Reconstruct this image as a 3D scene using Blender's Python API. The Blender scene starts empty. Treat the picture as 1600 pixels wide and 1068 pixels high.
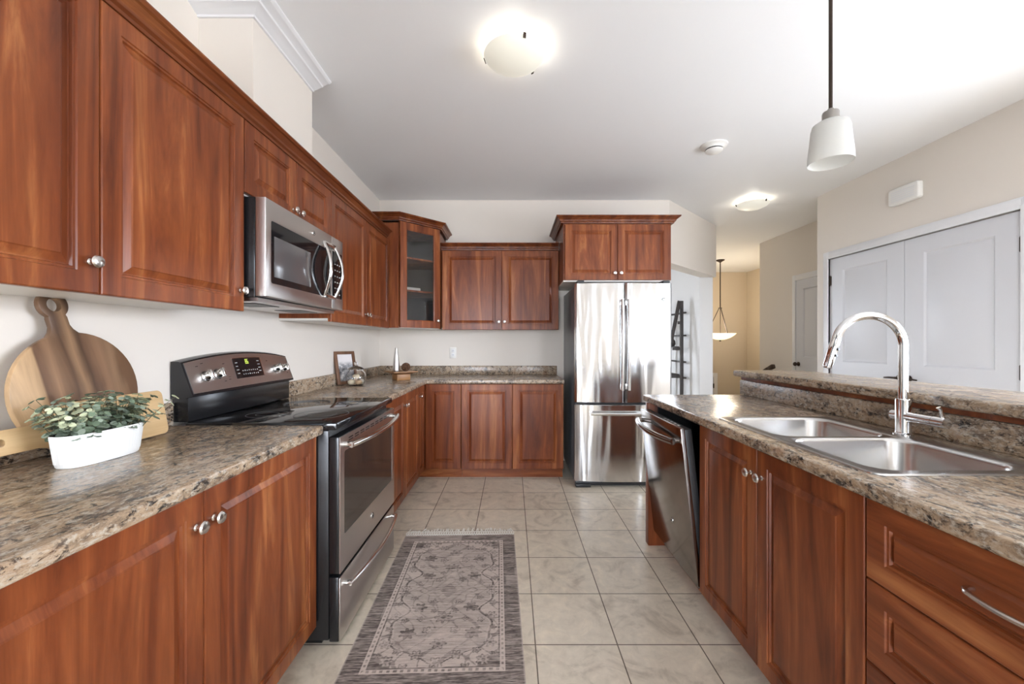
import bpy, bmesh, math, random
from mathutils import Vector, Matrix
import numpy as np
random.seed(7)
PI = math.pi
S = bpy.context.scene
COL = S.collection

# ------------------------------------------------------------------ camera, world, exposure
CAM_H = 1.25
cd = bpy.data.cameras.new('camera'); cam = bpy.data.objects.new('camera', cd); COL.objects.link(cam)
cam.location = (0, 0, CAM_H); cam.rotation_euler = (PI/2, 0, 0)
cd.sensor_width = 36; cd.sensor_fit = 'HORIZONTAL'; cd.lens = 632*36/1600
cd.shift_x = .0003; cd.shift_y = .000625; cd.clip_start = .02
S.camera = cam
S.view_settings.view_transform = 'Standard'; S.view_settings.look = 'None'
S.view_settings.exposure = 1.03; S.view_settings.gamma = 1; S.view_settings.use_curve_mapping = False

W = bpy.data.worlds.new('daylight'); S.world = W; W.use_nodes = True
wn = W.node_tree.nodes; wl = W.node_tree.links; bg = wn['Background']; bg.inputs[1].default_value = 1
# bright sky above, sunlit pale ground below the horizon
wtc = wn.new('ShaderNodeTexCoord'); wsp = wn.new('ShaderNodeSeparateXYZ'); wr = wn.new('ShaderNodeValToRGB'); wm = wn.new('ShaderNodeMapRange')
wm.inputs[1].default_value = -1; wl.new(wtc.outputs['Generated'], wsp.inputs[0]); wl.new(wsp.outputs[2], wm.inputs[0]); wl.new(wm.outputs[0], wr.inputs[0])
wr.color_ramp.elements[0].position = .485; wr.color_ramp.elements[0].color = (6.6, 7.05, 7.75, 1)
wr.color_ramp.elements[1].position = .515; wr.color_ramp.elements[1].color = (12.4, 13.5, 15.3, 1)
wl.new(wr.outputs[0], bg.inputs[0])

def portal(name, loc, rot, sx, sy):
    l = bpy.data.lights.new(name, 'AREA'); l.shape = 'RECTANGLE'; l.size = sx; l.size_y = sy
    l.cycles.is_portal = True
    o = bpy.data.objects.new(name, l); o.location = loc; o.rotation_euler = rot; COL.objects.link(o)
REAR = -3.4
# daylight comes in through the big windows of the living area behind the camera
portal('rear_window_daylight', (.89, REAR-.02, 1.22), (PI/2, 0, 0), 4.4, 2.15)
portal('side_window_daylight', (3.19, 1.05, 1.52), (PI/2, 0, PI/2), 2.1, 1.2)
portal('dining_window_daylight', (.4, 7.52, 1.3), (-PI/2, 0, 0), .85, 1.65)

def point(name, loc, watts, col, r=.05):
    l = bpy.data.lights.new(name, 'POINT'); l.energy = watts; l.color = col; l.shadow_soft_size = r
    o = bpy.data.objects.new(name, l); o.location = loc; COL.objects.link(o)

# ------------------------------------------------------------------ mesh helpers
class MB:
    def __init__(s): s.bm = bmesh.new()
    def box(s, x0, x1, y0, y1, z0, z1, b=0, seg=2):
        vs = [s.bm.verts.new((x, y, z)) for x in (x0, x1) for y in (y0, y1) for z in (z0, z1)]
        F = [(0,1,3,2),(4,6,7,5),(0,4,5,1),(2,3,7,6),(0,2,6,4),(1,5,7,3)]
        fs = [s.bm.faces.new([vs[i] for i in f]) for f in F]
        if b: bmesh.ops.bevel(s.bm, geom=list({e for f in fs for e in f.edges}), offset=b, segments=seg, affect='EDGES', profile=.5)
        return s
    def poly(s, pts): return s.bm.faces.new([s.bm.verts.new(p) for p in pts])
    def lathe(s, prof, c=(0,0,0), axis='Z', seg=32, sx=1, sy=1):
        """prof: (radius, height) list; axis may be Z, X, -Y"""
        rings = []
        def P(r, h, a):
            x, y = r*math.cos(a)*sx, r*math.sin(a)*sy
            if axis == 'Z': q = (x, y, h)
            elif axis == 'X': q = (h, x, y)
            elif axis == 'Y': q = (y, h, x)
            else: q = (x, -h, y)
            return (q[0]+c[0], q[1]+c[1], q[2]+c[2])
        for r, h in prof:
            if r < 1e-6: rings.append([s.bm.verts.new(P(0, h, 0))])
            else: rings.append([s.bm.verts.new(P(r, h, 2*PI*i/seg)) for i in range(seg)])
        for a, b in zip(rings, rings[1:]):
            for i in range(seg):
                j = (i+1) % seg
                if len(a) == 1 and len(b) == 1: continue
                if len(a) == 1: s.bm.faces.new((a[0], b[i], b[j]))
                elif len(b) == 1: s.bm.faces.new((a[i], b[0], a[j]))
                else: s.bm.faces.new((a[i], b[i], b[j], a[j]))
        return s
    def tube(s, pts, r, seg=12, cap=True, flat=1.0, up=(0,0,1)):
        pts = [Vector(p) for p in pts]; n = len(pts)
        rs = r if isinstance(r, (list, tuple)) else [r]*n
        t0 = (pts[1]-pts[0]).normalized()
        u = Vector(up); u = u - t0*u.dot(t0)
        if u.length < 1e-4: u = t0.orthogonal()
        u.normalize(); rings = []
        for i in range(n):
            t = (pts[min(i+1, n-1)]-pts[max(i-1, 0)]).normalized()
            u = (u - t*u.dot(t)).normalized(); v = t.cross(u)
            rings.append([s.bm.verts.new(pts[i]+u*math.cos(2*PI*k/seg)*rs[i]*flat+v*math.sin(2*PI*k/seg)*rs[i]) for k in range(seg)])
        for a, b in zip(rings, rings[1:]):
            for k in range(seg): s.bm.faces.new((a[k], a[(k+1) % seg], b[(k+1) % seg], b[k]))
        if cap: s.bm.faces.new(rings[0][::-1]); s.bm.faces.new(rings[-1])
        return s
    def bar(s, p, q, w, t, up=(0,0,1), b=0):
        """a straight square bar from p to q, t across and w along the direction nearest to up"""
        p, q = Vector(p), Vector(q); d = q-p; L = d.length; d.normalize()
        u = Vector(up); u = (u-d*u.dot(d)).normalized(); v = d.cross(u)
        n0 = len(s.bm.verts); s.bm.verts.ensure_lookup_table()
        t_ = MB(); t_.box(0, L, -t/2, t/2, -w/2, w/2, b)
        M = Matrix((d, v, u)).transposed().to_4x4(); M.translation = p
        t_.bm.transform(M); s.join(t_); return s
    def join(s, o):
        me = bpy.data.meshes.new('tmp'); o.bm.to_mesh(me); o.bm.free(); s.bm.from_mesh(me); bpy.data.meshes.remove(me); return s
    def prism(s, pts, a0, a1, plane='XY', b=0, holes=(), seg=2):
        """extruded outline (with holes); plane XY extrudes along Z, XZ along Y, YZ along X"""
        t = MB()
        loops = [list(pts)]+[list(h) for h in holes]
        def P(p, h):
            return {'XY': (p[0], p[1], h), 'XZ': (p[0], h, p[1]), 'YZ': (h, p[0], p[1])}[plane]
        top, bot, es = [], [], []
        for L in loops:
            tv = [t.bm.verts.new(P(p, a1)) for p in L]; bv = [t.bm.verts.new(P(p, a0)) for p in L]
            top.append(tv); bot.append(bv)
        if len(loops) == 1:
            t.bm.faces.new(top[0]); t.bm.faces.new(bot[0][::-1])
        else:
            for grp in (top, bot):
                e = [t.bm.edges.new((L[i], L[(i+1) % len(L)])) for L in grp for i in range(len(L))]
                bmesh.ops.triangle_fill(t.bm, edges=e, use_beauty=True)
        rim = []
        for tv, bv in zip(top, bot):
            for i in range(len(tv)):
                j = (i+1) % len(tv)
                f = t.bm.faces.new((tv[i], bv[i], bv[j], tv[j]))
        bmesh.ops.recalc_face_normals(t.bm, faces=t.bm.faces)
        if b:
            t.bm.edges.ensure_lookup_table()
            sel = []
            for L in (top[0], bot[0]):
                for i in range(len(L)):
                    e = t.bm.edges.get((L[i], L[(i+1) % len(L)]))
                    if e: sel.append(e)
            bmesh.ops.bevel(t.bm, geom=sel, offset=b, segments=seg, affect='EDGES', profile=.5)
        return s.join(t)
    def sweep(s, path, prof, closed=False):
        """prof (outward, z) carried along an XY path, mitred; outward is to the right of travel"""
        P = [Vector((p[0], p[1])) for p in path]; n = len(P); ns = []
        def nrm(a, b):
            d = (b-a).normalized(); return Vector((d.y, -d.x))
        for i in range(n):
            if i == 0: m = nrm(P[0], P[1])
            elif i == n-1: m = nrm(P[-2], P[-1])
            else:
                a, b = nrm(P[i-1], P[i]), nrm(P[i], P[i+1]); m = (a+b)/(1+a.dot(b))
            ns.append(m)
        rows = [[s.bm.verts.new((P[i].x+ns[i].x*o, P[i].y+ns[i].y*o, z)) for o, z in prof] for i in range(n)]
        k = len(prof)
        for a, b in zip(rows, rows[1:]):
            for j in range(k): s.bm.faces.new((a[j], a[(j+1) % k], b[(j+1) % k], b[j]))
        s.bm.faces.new(rows[0]); s.bm.faces.new(rows[-1][::-1])
        return s
    def rings(s, x0, x1, z0, z1, prof, cap=True, back=False):
        """nested rectangles in XZ: prof = (inset, y)"""
        R = [[s.bm.verts.new(p) for p in ((x0+i, y, z0+i), (x1-i, y, z0+i), (x1-i, y, z1-i), (x0+i, y, z1-i))] for i, y in prof]
        for a, b in zip(R, R[1:]):
            for k in range(4): s.bm.faces.new((a[k], a[(k+1) % 4], b[(k+1) % 4], b[k]))
        if cap: s.bm.faces.new(R[-1])
        if back: s.bm.faces.new(R[0][::-1])
        return s
    def xf(s, loc=(0,0,0), rot=(0,0,0), sc=(1,1,1)):
        from mathutils import Euler
        M = Matrix.Translation(loc) @ Euler(rot).to_matrix().to_4x4() @ Matrix.Diagonal((*sc, 1)); s.bm.transform(M); return s
    def mesh(s, name, mat, ang=35, recalc=True):
        bm = s.bm
        if recalc: bmesh.ops.recalc_face_normals(bm, faces=bm.faces)
        for f in bm.faces: f.smooth = True
        c = math.radians(ang)
        for e in bm.edges:
            if len(e.link_faces) == 2: e.smooth = e.calc_face_angle(0) < c
        me = bpy.data.meshes.new(name); bm.to_mesh(me); bm.free()
        if mat: me.materials.append(mat)
        return me
    def build(s, name, mat, parent=None, loc=(0,0,0), rot=(0,0,0), ang=35, recalc=True):
        return link(name, s.mesh(name, mat, ang, recalc), parent, loc, rot)
def link(name, me, parent=None, loc=(0,0,0), rot=(0,0,0)):
    o = bpy.data.objects.new(name, me); COL.objects.link(o); o.location = loc; o.rotation_euler = rot
    if parent: o.parent = parent
    return o
def tag(o, label, cat, group=None, kind=None):
    o['label'] = label; o['category'] = cat
    if group: o['group'] = group
    if kind: o['kind'] = kind
    return o
def thing(name, label, cat, loc=(0,0,0), rot=(0,0,0), group=None):
    o = bpy.data.objects.new(name, None); o.empty_display_size = .1; COL.objects.link(o)
    o.location = loc; o.rotation_euler = rot
    return tag(o, label, cat, group)
def struct(o, label=None, cat=None):
    o['kind'] = 'structure'
    if label: o['label'] = label
    if cat: o['category'] = cat
    return o
def arc(c, r, a0, a1, n, f): return [f(c[0]+r*math.cos(a0+(a1-a0)*i/n), c[1]+r*math.sin(a0+(a1-a0)*i/n)) for i in range(n+1)]
def rrect(x0, x1, y0, y1, r, n=6):
    out = []
    for cx, cy, a in ((x1-r, y0+r, -PI/2), (x1-r, y1-r, 0), (x0+r, y1-r, PI/2), (x0+r, y0+r, PI)):
        out += [(cx+r*math.cos(a+PI/2*i/n), cy+r*math.sin(a+PI/2*i/n)) for i in range(n+1)]
    return out

# ------------------------------------------------------------------ materials
def srgb(r, g, b):
    f = lambda c: (c/255)/12.92 if c/255 <= .04045 else ((c/255+.055)/1.055)**2.4
    return (f(r), f(g), f(b), 1)
class NT:
    def __init__(s, name):
        s.m = bpy.data.materials.new(name); s.m.use_nodes = True
        s.n = s.m.node_tree.nodes; s.l = s.m.node_tree.links; s.b = s.n['Principled BSDF']
    def new(s, t, **k):
        x = s.n.new(t)
        for a, v in k.items():
            if a.startswith('i_'):
                key = a[2:].replace('_', ' ')
                x.inputs[int(key) if key.isdigit() else key].default_value = v
            else: setattr(x, a, v)
        return x
    def L(s, a, b): s.l.new(a, b)
    def bsdf(s, **k):
        for a, v in k.items(): s.b.inputs[a.replace('_', ' ')].default_value = v
        return s
    def coords(s, scale=(1,1,1), rnd=0, kind='Object'):
        tc = s.new('ShaderNodeTexCoord'); mp = s.new('ShaderNodeMapping'); mp.inputs['Scale'].default_value = scale
        src = tc.outputs[kind]
        if rnd:
            oi = s.new('ShaderNodeObjectInfo'); mm = s.new('ShaderNodeMath', operation='MULTIPLY', i_1=rnd)
            s.L(oi.outputs['Random'], mm.inputs[0]); va = s.new('ShaderNodeVectorMath', operation='ADD')
            s.L(src, va.inputs[0]); s.L(mm.outputs[0], va.inputs[1]); src = va.outputs[0]
        s.L(src, mp.inputs[0]); return mp.outputs[0]
    def noise(s, vec, scale, detail=4, rough=.55, dist=0):
        x = s.new('ShaderNodeTexNoise'); x.inputs['Scale'].default_value = scale; x.inputs['Detail'].default_value = detail
        x.inputs['Roughness'].default_value = rough; x.inputs['Distortion'].default_value = dist; s.L(vec, x.inputs['Vector']); return x.outputs['Fac']
    def ramp(s, fac, stops, interp='LINEAR'):
        x = s.new('ShaderNodeValToRGB'); cr = x.color_ramp; cr.interpolation = interp
        while len(cr.elements) < len(stops): cr.elements.new(.5)
        for e, (p, c) in zip(cr.elements, stops): e.position = p; e.color = c
        s.L(fac, x.inputs[0]); return x.outputs[0]
    def mix(s, fac, a, b, mode='MIX'):
        x = s.new('ShaderNodeMix', data_type='RGBA', blend_type=mode)
        for v, i in ((fac, 0), (a, 6), (b, 7)):
            if hasattr(v, 'is_linked') or hasattr(v, 'links'): s.L(v, x.inputs[i])
            else: x.inputs[i].default_value = v
        return x.outputs[2]
    def bump(s, h, strength=.1, dist=.01):
        x = s.new('ShaderNodeBump'); x.inputs['Strength'].default_value = strength; x.inputs['Distance'].default_value = dist
        s.L(h, x.inputs['Height']); s.L(x.outputs[0], s.b.inputs['Normal'])
def plain(name, c, rough=.5, metal=0, **k):
    t = NT(name); t.bsdf(Base_Color=c, Roughness=rough, Metallic=metal, **k); return t.m
def paint(name, c, rough=.6):
    t = NT(name); v = t.coords()
    t.L(t.mix(t.noise(v, 1.3, 2), c, tuple(x*.97 for x in c[:3])+(1,)), t.b.inputs['Base Color']); t.bsdf(Roughness=rough)
    t.bump(t.noise(v, 260, 2), .03, .002); return t.m
def wood(name, grain='Z', dark=1.0, rough=.30, stops=None):
    t = NT(name)
    sc = {'Z': (1, 1, .10), 'X': (.10, 1, 1), 'Y': (1, .10, 1)}[grain]
    v = t.coords(sc, 37)
    n1 = t.noise(v, 9, 6, .62, 1.3); n2 = t.noise(v, 55, 6, .6, .3)
    v2 = t.coords({'Z': (1, 1, .45), 'X': (.45, 1, 1), 'Y': (1, .45, 1)}[grain], 61)
    n3 = t.noise(v2, 3.0, 3, .5, .8)
    k = dark
    stops = stops or [(.30, (.088*k, .020*k, .007*k, 1)), (.44, (.172*k, .042*k, .013*k, 1)), (.56, (.240*k, .066*k, .020*k, 1)), (.72, (.420*k, .158*k, .054*k, 1))]
    c = t.ramp(n1, stops)
    c = t.mix(.35, c, t.ramp(n2, [(.3, (.55, .5, .45, 1)), (.7, (1.25, 1.25, 1.25, 1))]), 'MULTIPLY')
    c = t.mix(.45, c, t.ramp(n3, [(.3, (.72, .66, .62, 1)), (.7, (1.25, 1.28, 1.3, 1))]), 'MULTIPLY')
    t.L(c, t.b.inputs['Base Color']); t.bsdf(Roughness=rough)
    t.b.inputs['Specular IOR Level'].default_value = .33
    t.bump(n2, .04, .002); return t.m
def granite(name):
    t = NT(name); v = t.coords((1, .55, 1))
    a = t.noise(v, 9, 10, .8, 1.0); b = t.noise(v, 85, 6, .75, .4); d = t.noise(v, 34, 8, .78, .8)
    c = t.ramp(a, [(.34, (.060, .044, .034, 1)), (.43, (.19, .135, .092, 1)), (.52, (.36, .255, .165, 1)), (.64, (.53, .43, .32, 1))])
    c = t.mix(t.ramp(d, [(.41, (1, 1, 1, 1)), (.475, (0, 0, 0, 1))]), c, (.030, .024, .020, 1))
    c = t.mix(t.ramp(b, [(.50, (0, 0, 0, 1)), (.62, (.8, .8, .8, 1))]), c, (.50, .44, .36, 1))
    c = t.mix(t.ramp(t.noise(v, 90, 3, .6), [(.30, (.8, .8, .8, 1)), (.42, (0, 0, 0, 1))]), c, (.05, .04, .035, 1))
    c = t.mix(t.ramp(t.noise(v, 9, 4, .6, .5), [(.56, (0, 0, 0, 1)), (.70, (.55, .55, .55, 1))]), c, (.26, .135, .07, 1))
    t.L(c, t.b.inputs['Base Color']); t.bsdf(Roughness=.24); return t.m
def tile(name):
    t = NT(name); tc = t.new('ShaderNodeTexCoord'); mp = t.new('ShaderNodeMapping')
    mp.inputs['Location'].default_value = (-.098+3.4, -1.675+6.8, 0); t.L(tc.outputs['Object'], mp.inputs[0])
    br = t.new('ShaderNodeTexBrick', offset=0, squash=1)
    for k, x in (('Color1', (.70, .62, .50, 1)), ('Color2', (.78, .70, .575, 1)), ('Mortar', (.17, .135, .10, 1)), ('Scale', 1), ('Mortar Size', .0026), ('Mortar Smooth', .1), ('Brick Width', .34), ('Row Height', .34), ('Bias', 0)):
        br.inputs[k].default_value = x
    t.L(mp.outputs[0], br.inputs[0])
    v = mp.outputs[0]
    n = t.noise(v, 5, 6, .6, 1.8); n2 = t.noise(v, 24, 5, .65, .6)
    c = t.mix(.75, br.outputs['Color'], t.ramp(n, [(.3, (.62, .59, .56, 1)), (.47, (.97, .97, .97, 1)), (.56, (1, 1, 1, 1)), (.72, (1.2, 1.19, 1.17, 1))]), 'MULTIPLY')
    c = t.mix(.45, c, t.ramp(n2, [(.3, (.8, .78, .75, 1)), (.65, (1.1, 1.1, 1.1, 1))]), 'MULTIPLY')
    t.L(c, t.b.inputs['Base Color'])
    t.L(t.ramp(br.outputs['Fac'], [(0, (.3, .3, .3, 1)), (1, (.8, .8, .8, 1))]), t.b.inputs['Roughness'])
    inv = t.new('ShaderNodeMath', operation='SUBTRACT', i_0=1.0); t.L(br.outputs['Fac'], inv.inputs[1])
    t.bump(inv.outputs[0], .35, .002); return t.m
def steel(name, c, rough=.22, wav=.0, grain=(1, 1, 60)):
    t = NT(name); t.bsdf(Base_Color=c, Metallic=1, Roughness=rough)
    if wav:
        v2 = t.coords((1, 1, .11), 5); t.bump(t.noise(v2, 5.0, 2, .5, .3), wav, .05)
    return t.m
M = {}
M['wall'] = paint('wall_paint', srgb(229, 221, 211)); M['ceil'] = paint('ceiling_paint', (.88, .88, .88, 1))
M['tan'] = paint('foyer_paint', srgb(218, 203, 180)); M['white'] = paint('white_wall_paint', srgb(234, 234, 234))
M['trim'] = plain('white_trim', srgb(229, 229, 230), .35); M['doorw'] = plain('white_door_paint', srgb(216, 217, 221), .38)
M['wood'] = wood('cherry_wood'); M['woodx'] = wood('cherry_wood_drawer', 'X'); M['woodm'] = wood('cherry_moulding', 'Y', .75)
M['melamine'] = plain('white_melamine', srgb(225, 220, 212), .45)
M['granite'] = granite('granite_laminate'); M['tile'] = tile('floor_tile')
M['steel'] = steel('brushed_steel', (.66, .66, .66, 1), .15, .5); M['steelr'] = steel('range_steel', (.60, .57, .55, 1), .32, 0, (1, 60, 60))
M['sink'] = steel('sink_steel', (.62, .61, .60, 1), .24, 0, (60, 1, 1)); M['dws'] = steel('dark_steel', (.30, .275, .26, 1), .16, .03)
M['nickel'] = plain('satin_nickel', (.66, .63, .60, 1), .24, 1); M['chrome'] = plain('chrome', (.82, .82, .83, 1), .06, 1)
M['handle'] = plain('polished_steel', (.74, .73, .71, 1), .16, 1)
M['black'] = plain('black_enamel', (.012, .012, .013, 1), .2); M['blackm'] = plain('black_plastic', (.02, .02, .021, 1), .4)
M['blackglass'] = plain('black_glass', (.010, .010, .011, 1), .05); M['fridgeside'] = plain('grey_side_paint', (.13, .15, .17, 1), .28)
M['ovenglass'] = plain('oven_glass', (.03, .024, .02, 1), .07); M['mwglass'] = plain('microwave_mesh_glass', (.09, .082, .082, 1), .12)
M['bronze'] = plain('dark_bronze', (.045, .03, .022, 1), .4, .7); M['espresso'] = plain('espresso_wood', (.032, .025, .022, 1), .5)
M['glass'] = plain('clear_glass', (1, 1, 1, 1), .0, 0, Transmission_Weight=1, IOR=1.45)
M['ceramic'] = plain('white_ceramic', srgb(236, 236, 233), .3); M['plastic'] = plain('white_plastic', srgb(235, 233, 228), .4)
M['ring'] = plain('grey_ring_print', (.10, .10, .10, 1), .4); M['mark'] = plain('pale_print', (.55, .55, .53, 1), .5); M['markd'] = plain('dark_print', (.07, .06, .055, 1), .5)
def emis(name, c, s, base=(.9, .88, .8, 1)):
    t = NT(name); t.bsdf(Base_Color=base, Roughness=.35); t.b.inputs['Emission Color'].default_value = c; t.b.inputs['Emission Strength'].default_value = s; return t.m
M['lampglass'] = emis('lit_alabaster_glass', (1, .96, .84, 1), .22, (.60, .58, .50, 1)); M['bowlglass'] = emis('lit_bowl_glass', (1, .86, .58, 1), .75, (.6, .55, .45, 1))
M['digit'] = emis('green_digits', (.65, .85, .12, 1), .9, (.1, .1, .02, 1))
t = NT('frosted_shade_glass'); t.bsdf(Base_Color=(.93, .92, .88, 1), Roughness=.4, Transmission_Weight=.6); M['shade'] = t.m
def flatgray(s): return (s, s, s, 1)

# ------------------------------------------------------------------ the setting
XL, YB, XR, CZ = -1.40, 4.29, 3.17, 2.76
YR = 4.196                                                          # where the closet wall ends
def slab(name, x0, x1, y0, y1, z0, z1, m): return struct(MB().box(x0, x1, y0, y1, z0, z1).build(name, m))
fl = MB(); fl.box(XL-.1, 3.9, REAR-.1, 6.2, -.1, 0).box(XL-.1, 2.45, 6.2, 7.6, -.1, 0)
struct(fl.build('floor', M['tile']))
slab('floor_foyer', 2.62, 5.2, 6.2, 8.8, -1.6, -1.5, M['tile'])
slab('ceiling', XL-.1, 5.2, REAR-.1, 8.8, CZ, CZ+.1, M['ceil'])
slab('wall_left', XL-.1, XL, .2, 7.5, 0, CZ, M['wall'])
slab('wall_left_living', XL-.1, XL, REAR, .2, 0, CZ, plain('bounce_cut_dark', srgb(92, 92, 90), .6))  # unseen stretch; dark colour invented to cut bounce onto the island front
slab('wall_back', XL, 1.673, YB, YB+.12, 0, CZ, M['wall'])
def holed(name, plane, a, b, h0, h1, holes, t0, t1, m):
    f = lambda x0, x1, z0, z1: [(x0, z0), (x1, z0), (x1, z1), (x0, z1)]
    return struct(MB().prism(f(a, b, h0, h1), t0, t1, plane, holes=[f(*h) for h in holes]).build(name, m))
holed('wall_rear', 'XZ', XL-.1, XR+.12, 0, CZ, [(-1.3, -.2, .15, 2.3), (2.2, 3.08, .15, 2.3)], REAR-.1, REAR, M['wall'])
holed('wall_right', 'YZ', REAR, YR, 0, CZ, [(.05, 2.05, .95, 2.1), (2.505, 4.025, .001, 2.077)], XR, XR+.12, M['wall'])
holed('wall_dining', 'XZ', XL-.1, 2.45, 0, CZ, [(0, .8, .5, 2.1)], 7.5, 7.6, M['white'])
def window(name, plane, a, b, z0, z1, t, n):
    mb = MB()
    def bx(u0, u1, w0, w1):
        if plane == 'XZ': mb.box(u0, u1, t-.03, t+.03, w0, w1, .004)
        else: mb.box(t-.03, t+.03, u0, u1, w0, w1, .004)
    w = .06
    bx(a, b, z0, z0+w); bx(a, b, z1-w, z1)
    for i in range(n+1):
        c = a+(b-a)*i/n; bx(max(a, c-w/2), min(b, c+w/2), z0+w, z1-w)
    struct(mb.build(name, M['trim']))
window('window_1', 'XZ', -1.3, -.2, .15, 2.3, REAR-.06, 1); window('window_4', 'XZ', 2.2, 3.08, .15, 2.3, REAR-.06, 1)
window('window_2', 'YZ', .05, 2.05, .95, 2.1, XR+.07, 2)
window('window_3', 'XZ', 0, .8, .5, 2.1, 7.55, 2)
slab('wall_closet_end', XR+.12, 3.90, YR-.12, YR, 0, CZ, M['wall'])
holed('wall_hall', 'YZ', YR, 6.165, 0, CZ, [(4.56, 5.36, .001, 2.07)], 3.78, 3.90, M['wall'])
slab('wall_hall_return', 3.90, 5.2, 6.045, 6.165, -1.5, CZ, M['tan'])
slab('wall_hall_below', 2.62, 3.90, 6.165, 6.2, -1.5, -.1, M['tan'])
slab('wall_foyer_right', 5.04, 5.2, 6.165, 8.67, -1.5, CZ, M['tan'])
slab('wall_foyer_far', 2.45, 5.2, 8.67, 8.8, -1.5, CZ, M['tan'])
slab('wall_stub', 2.45, 2.62, 5.27, 8.67, -1.5, CZ, M['white'])
# diagonal header over the opening beside the fridge
o = MB().prism([(1.673, 4.29), (2.644, 5.23), (2.644, 5.27), (2.45, 5.27), (1.56, 4.41), (1.673, 4.41)], 2.10, CZ, 'XY').build('wall_header', M['wall']); struct(o)
# boxed chase above the microwave cabinet and the crown that dresses it
slab('wall_chase', XL, -1.156, 1.81, 2.343, 2.225, CZ, M['wall'])
cp = [(0, 2.70), (.010, 2.70), (.012, 2.708), (.03, 2.714), (.05, 2.724), (.062, 2.726), (.066, 2.734), (.085, 2.742), (.10, 2.744), (.112, 2.752), (.112, CZ), (0, CZ)]
struct(MB().sweep([(XL, 1.81), (-1.156, 1.81), (-1.156, 2.343)], cp).build('trim_1', M['trim'], ang=20))
# closet and hall doors with their casings
def casing(name, X, y0, y1, ztop):
    mb = MB()
    for w, t in ((.075, .012), (.06, .018), (.022, .024)):          # stepped colonial profile
        x0, x1 = X-t, X-.0005
        mb.box(x0, x1, y0-w, y0, 0, ztop+w, .002); mb.box(x0, x1, y1, y1+w, 0, ztop+w, .002); mb.box(x0, x1, y0, y1, ztop, ztop+w, .002)
    struct(mb.build(name, M['trim']))
casing('trim_2', XR, 2.503, 4.027, 2.078); casing('trim_3', 3.78, 4.56, 5.36, 2.07)
def panel_door(name, w, h, loc, rotz, panels, label, cat='door'):
    mb = MB(); t = .035; e = .002
    xs = sorted({0, w, *[p[0] for p in panels], *[p[1] for p in panels]}); zs = sorted({0, h, *[p[2] for p in panels], *[p[3] for p in panels]})
    for a, b in zip(xs, xs[1:]):
        for c, d in zip(zs, zs[1:]):
            if any(p[0] <= a and b <= p[1] and p[2] <= c and d <= p[3] for p in panels): continue
            mb.poly([(a, -t, c), (b, -t, c), (b, -t, d), (a, -t, d)])
    for p in panels: mb.rings(*p, [(0, -t), (.006, -t+.004), (.014, -t+.010), (.022, -t+.010), (.045, -t+.003)])
    bmesh.ops.remove_doubles(mb.bm, verts=mb.bm.verts, dist=1e-5)
    mb.rings(0, w, 0, h, [(0, -t), (0, 0)])
    mb.poly([(0, 0, 0), (0, 0, h), (w, 0, h), (w, 0, 0)])
    return struct(mb.build(name, M['doorw'], None, loc, (0, 0, rotz), ang=20), label, cat)
def lever(parent, x, z, s):
    mb = MB(); mb.lathe([(0, 0), (.027, 0), (.027, .006), (.012, .010), (.010, .045), (0, .045)], (x, -.035, z), '-Y', 20)
    mb.tube([(x, -.075, z), (x+s*.05, -.078, z), (x+s*.10, -.074, z-.004)], [.009, .008, .006], 10)
    mb.build('door_handle', M['bronze'], parent)
def hinge(parent, x, z): MB().box(x-.012, x+.012, -.041, -.034, z-.045, z+.045, .001).lathe([(0, -.05), (.006, -.05), (.006, .05), (0, .05)], (x, -.042, z), 'Z', 10).build('hinge', M['bronze'], parent)
pw = .758
for i, (y0, s, lab) in enumerate(((4.024, 1, 'far leaf of the white double closet doors, hinged beside the passage corner'), (3.262, -1, 'near leaf of the white double closet doors, cut by the picture edge'))):
    d = panel_door('door_%d' % (i+1), pw, 2.06, (XR+.034, y0, .012), -PI/2, [(.15, .61, 1.055, 1.94), (.15, .61, .22, .80)], lab)
    lever(d, pw-.035 if s > 0 else .035, .95, -s)
    for z in (.25, 1.05, 1.85): hinge(d, .006 if s > 0 else pw-.006, z)
struct(MB().box(XR+.04, XR+.11, 2.503, 4.026, .0, 2.077).build('trim_4', M['trim']))
d = panel_door('door_3', .795, 2.055, (3.80, 5.3575, .01), -PI/2, [(.13, .665, 1.05, 1.94), (.13, .665, .22, .80)], 'white panelled hall door behind the closet corner')
mb = MB(); mb.lathe([(0, 0), (.028, 0), (.028, .006), (.011, .012), (.011, .03), (.024, .038), (.027, .05), (.02, .062), (0, .066)], (.05, -.035, .96), '-Y', 20); mb.build('door_knob', M['bronze'], d)
# foyer entry door below the landing
d = panel_door('door_4', .86, 2.0, (3.455, 8.665, -1.49), 0, [(.16, .70, 1.05, 1.86), (.16, .70, .2, .8)], 'pale blue-grey entry door low in the foyer past the landing')
for z in (.3, 1.0, 1.82): hinge(d, .852, z)
mb = MB()
for x0, x1, z0, z1 in ((3.37, 3.452, -1.5, .60), (4.318, 4.40, -1.5, .60), (3.452, 4.318, .515, .60)): mb.box(x0, x1, 8.64, 8.669, z0, z1, .004)
struct(mb.build('trim_5', M['trim']))
bb = [(0, 0), (.014, 0), (.014, .085), (.008, .10), (0, .10)]
struct(MB().sweep([(3.78, 6.165), (3.78, 5.44)], bb).build('baseboard_hall', M['trim']))
struct(MB().sweep([(XR, 2.42), (XR, 2.34)], bb).build('baseboard_right', M['trim']))
struct(MB().sweep([(2.45, 7.45), (2.45, 5.27)], bb).build('baseboard_dining', M['trim']))
struct(MB().box(1.522, 1.64, .38, 2.66, 0, 1.008).build('wall_island', M['wall']))

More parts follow.
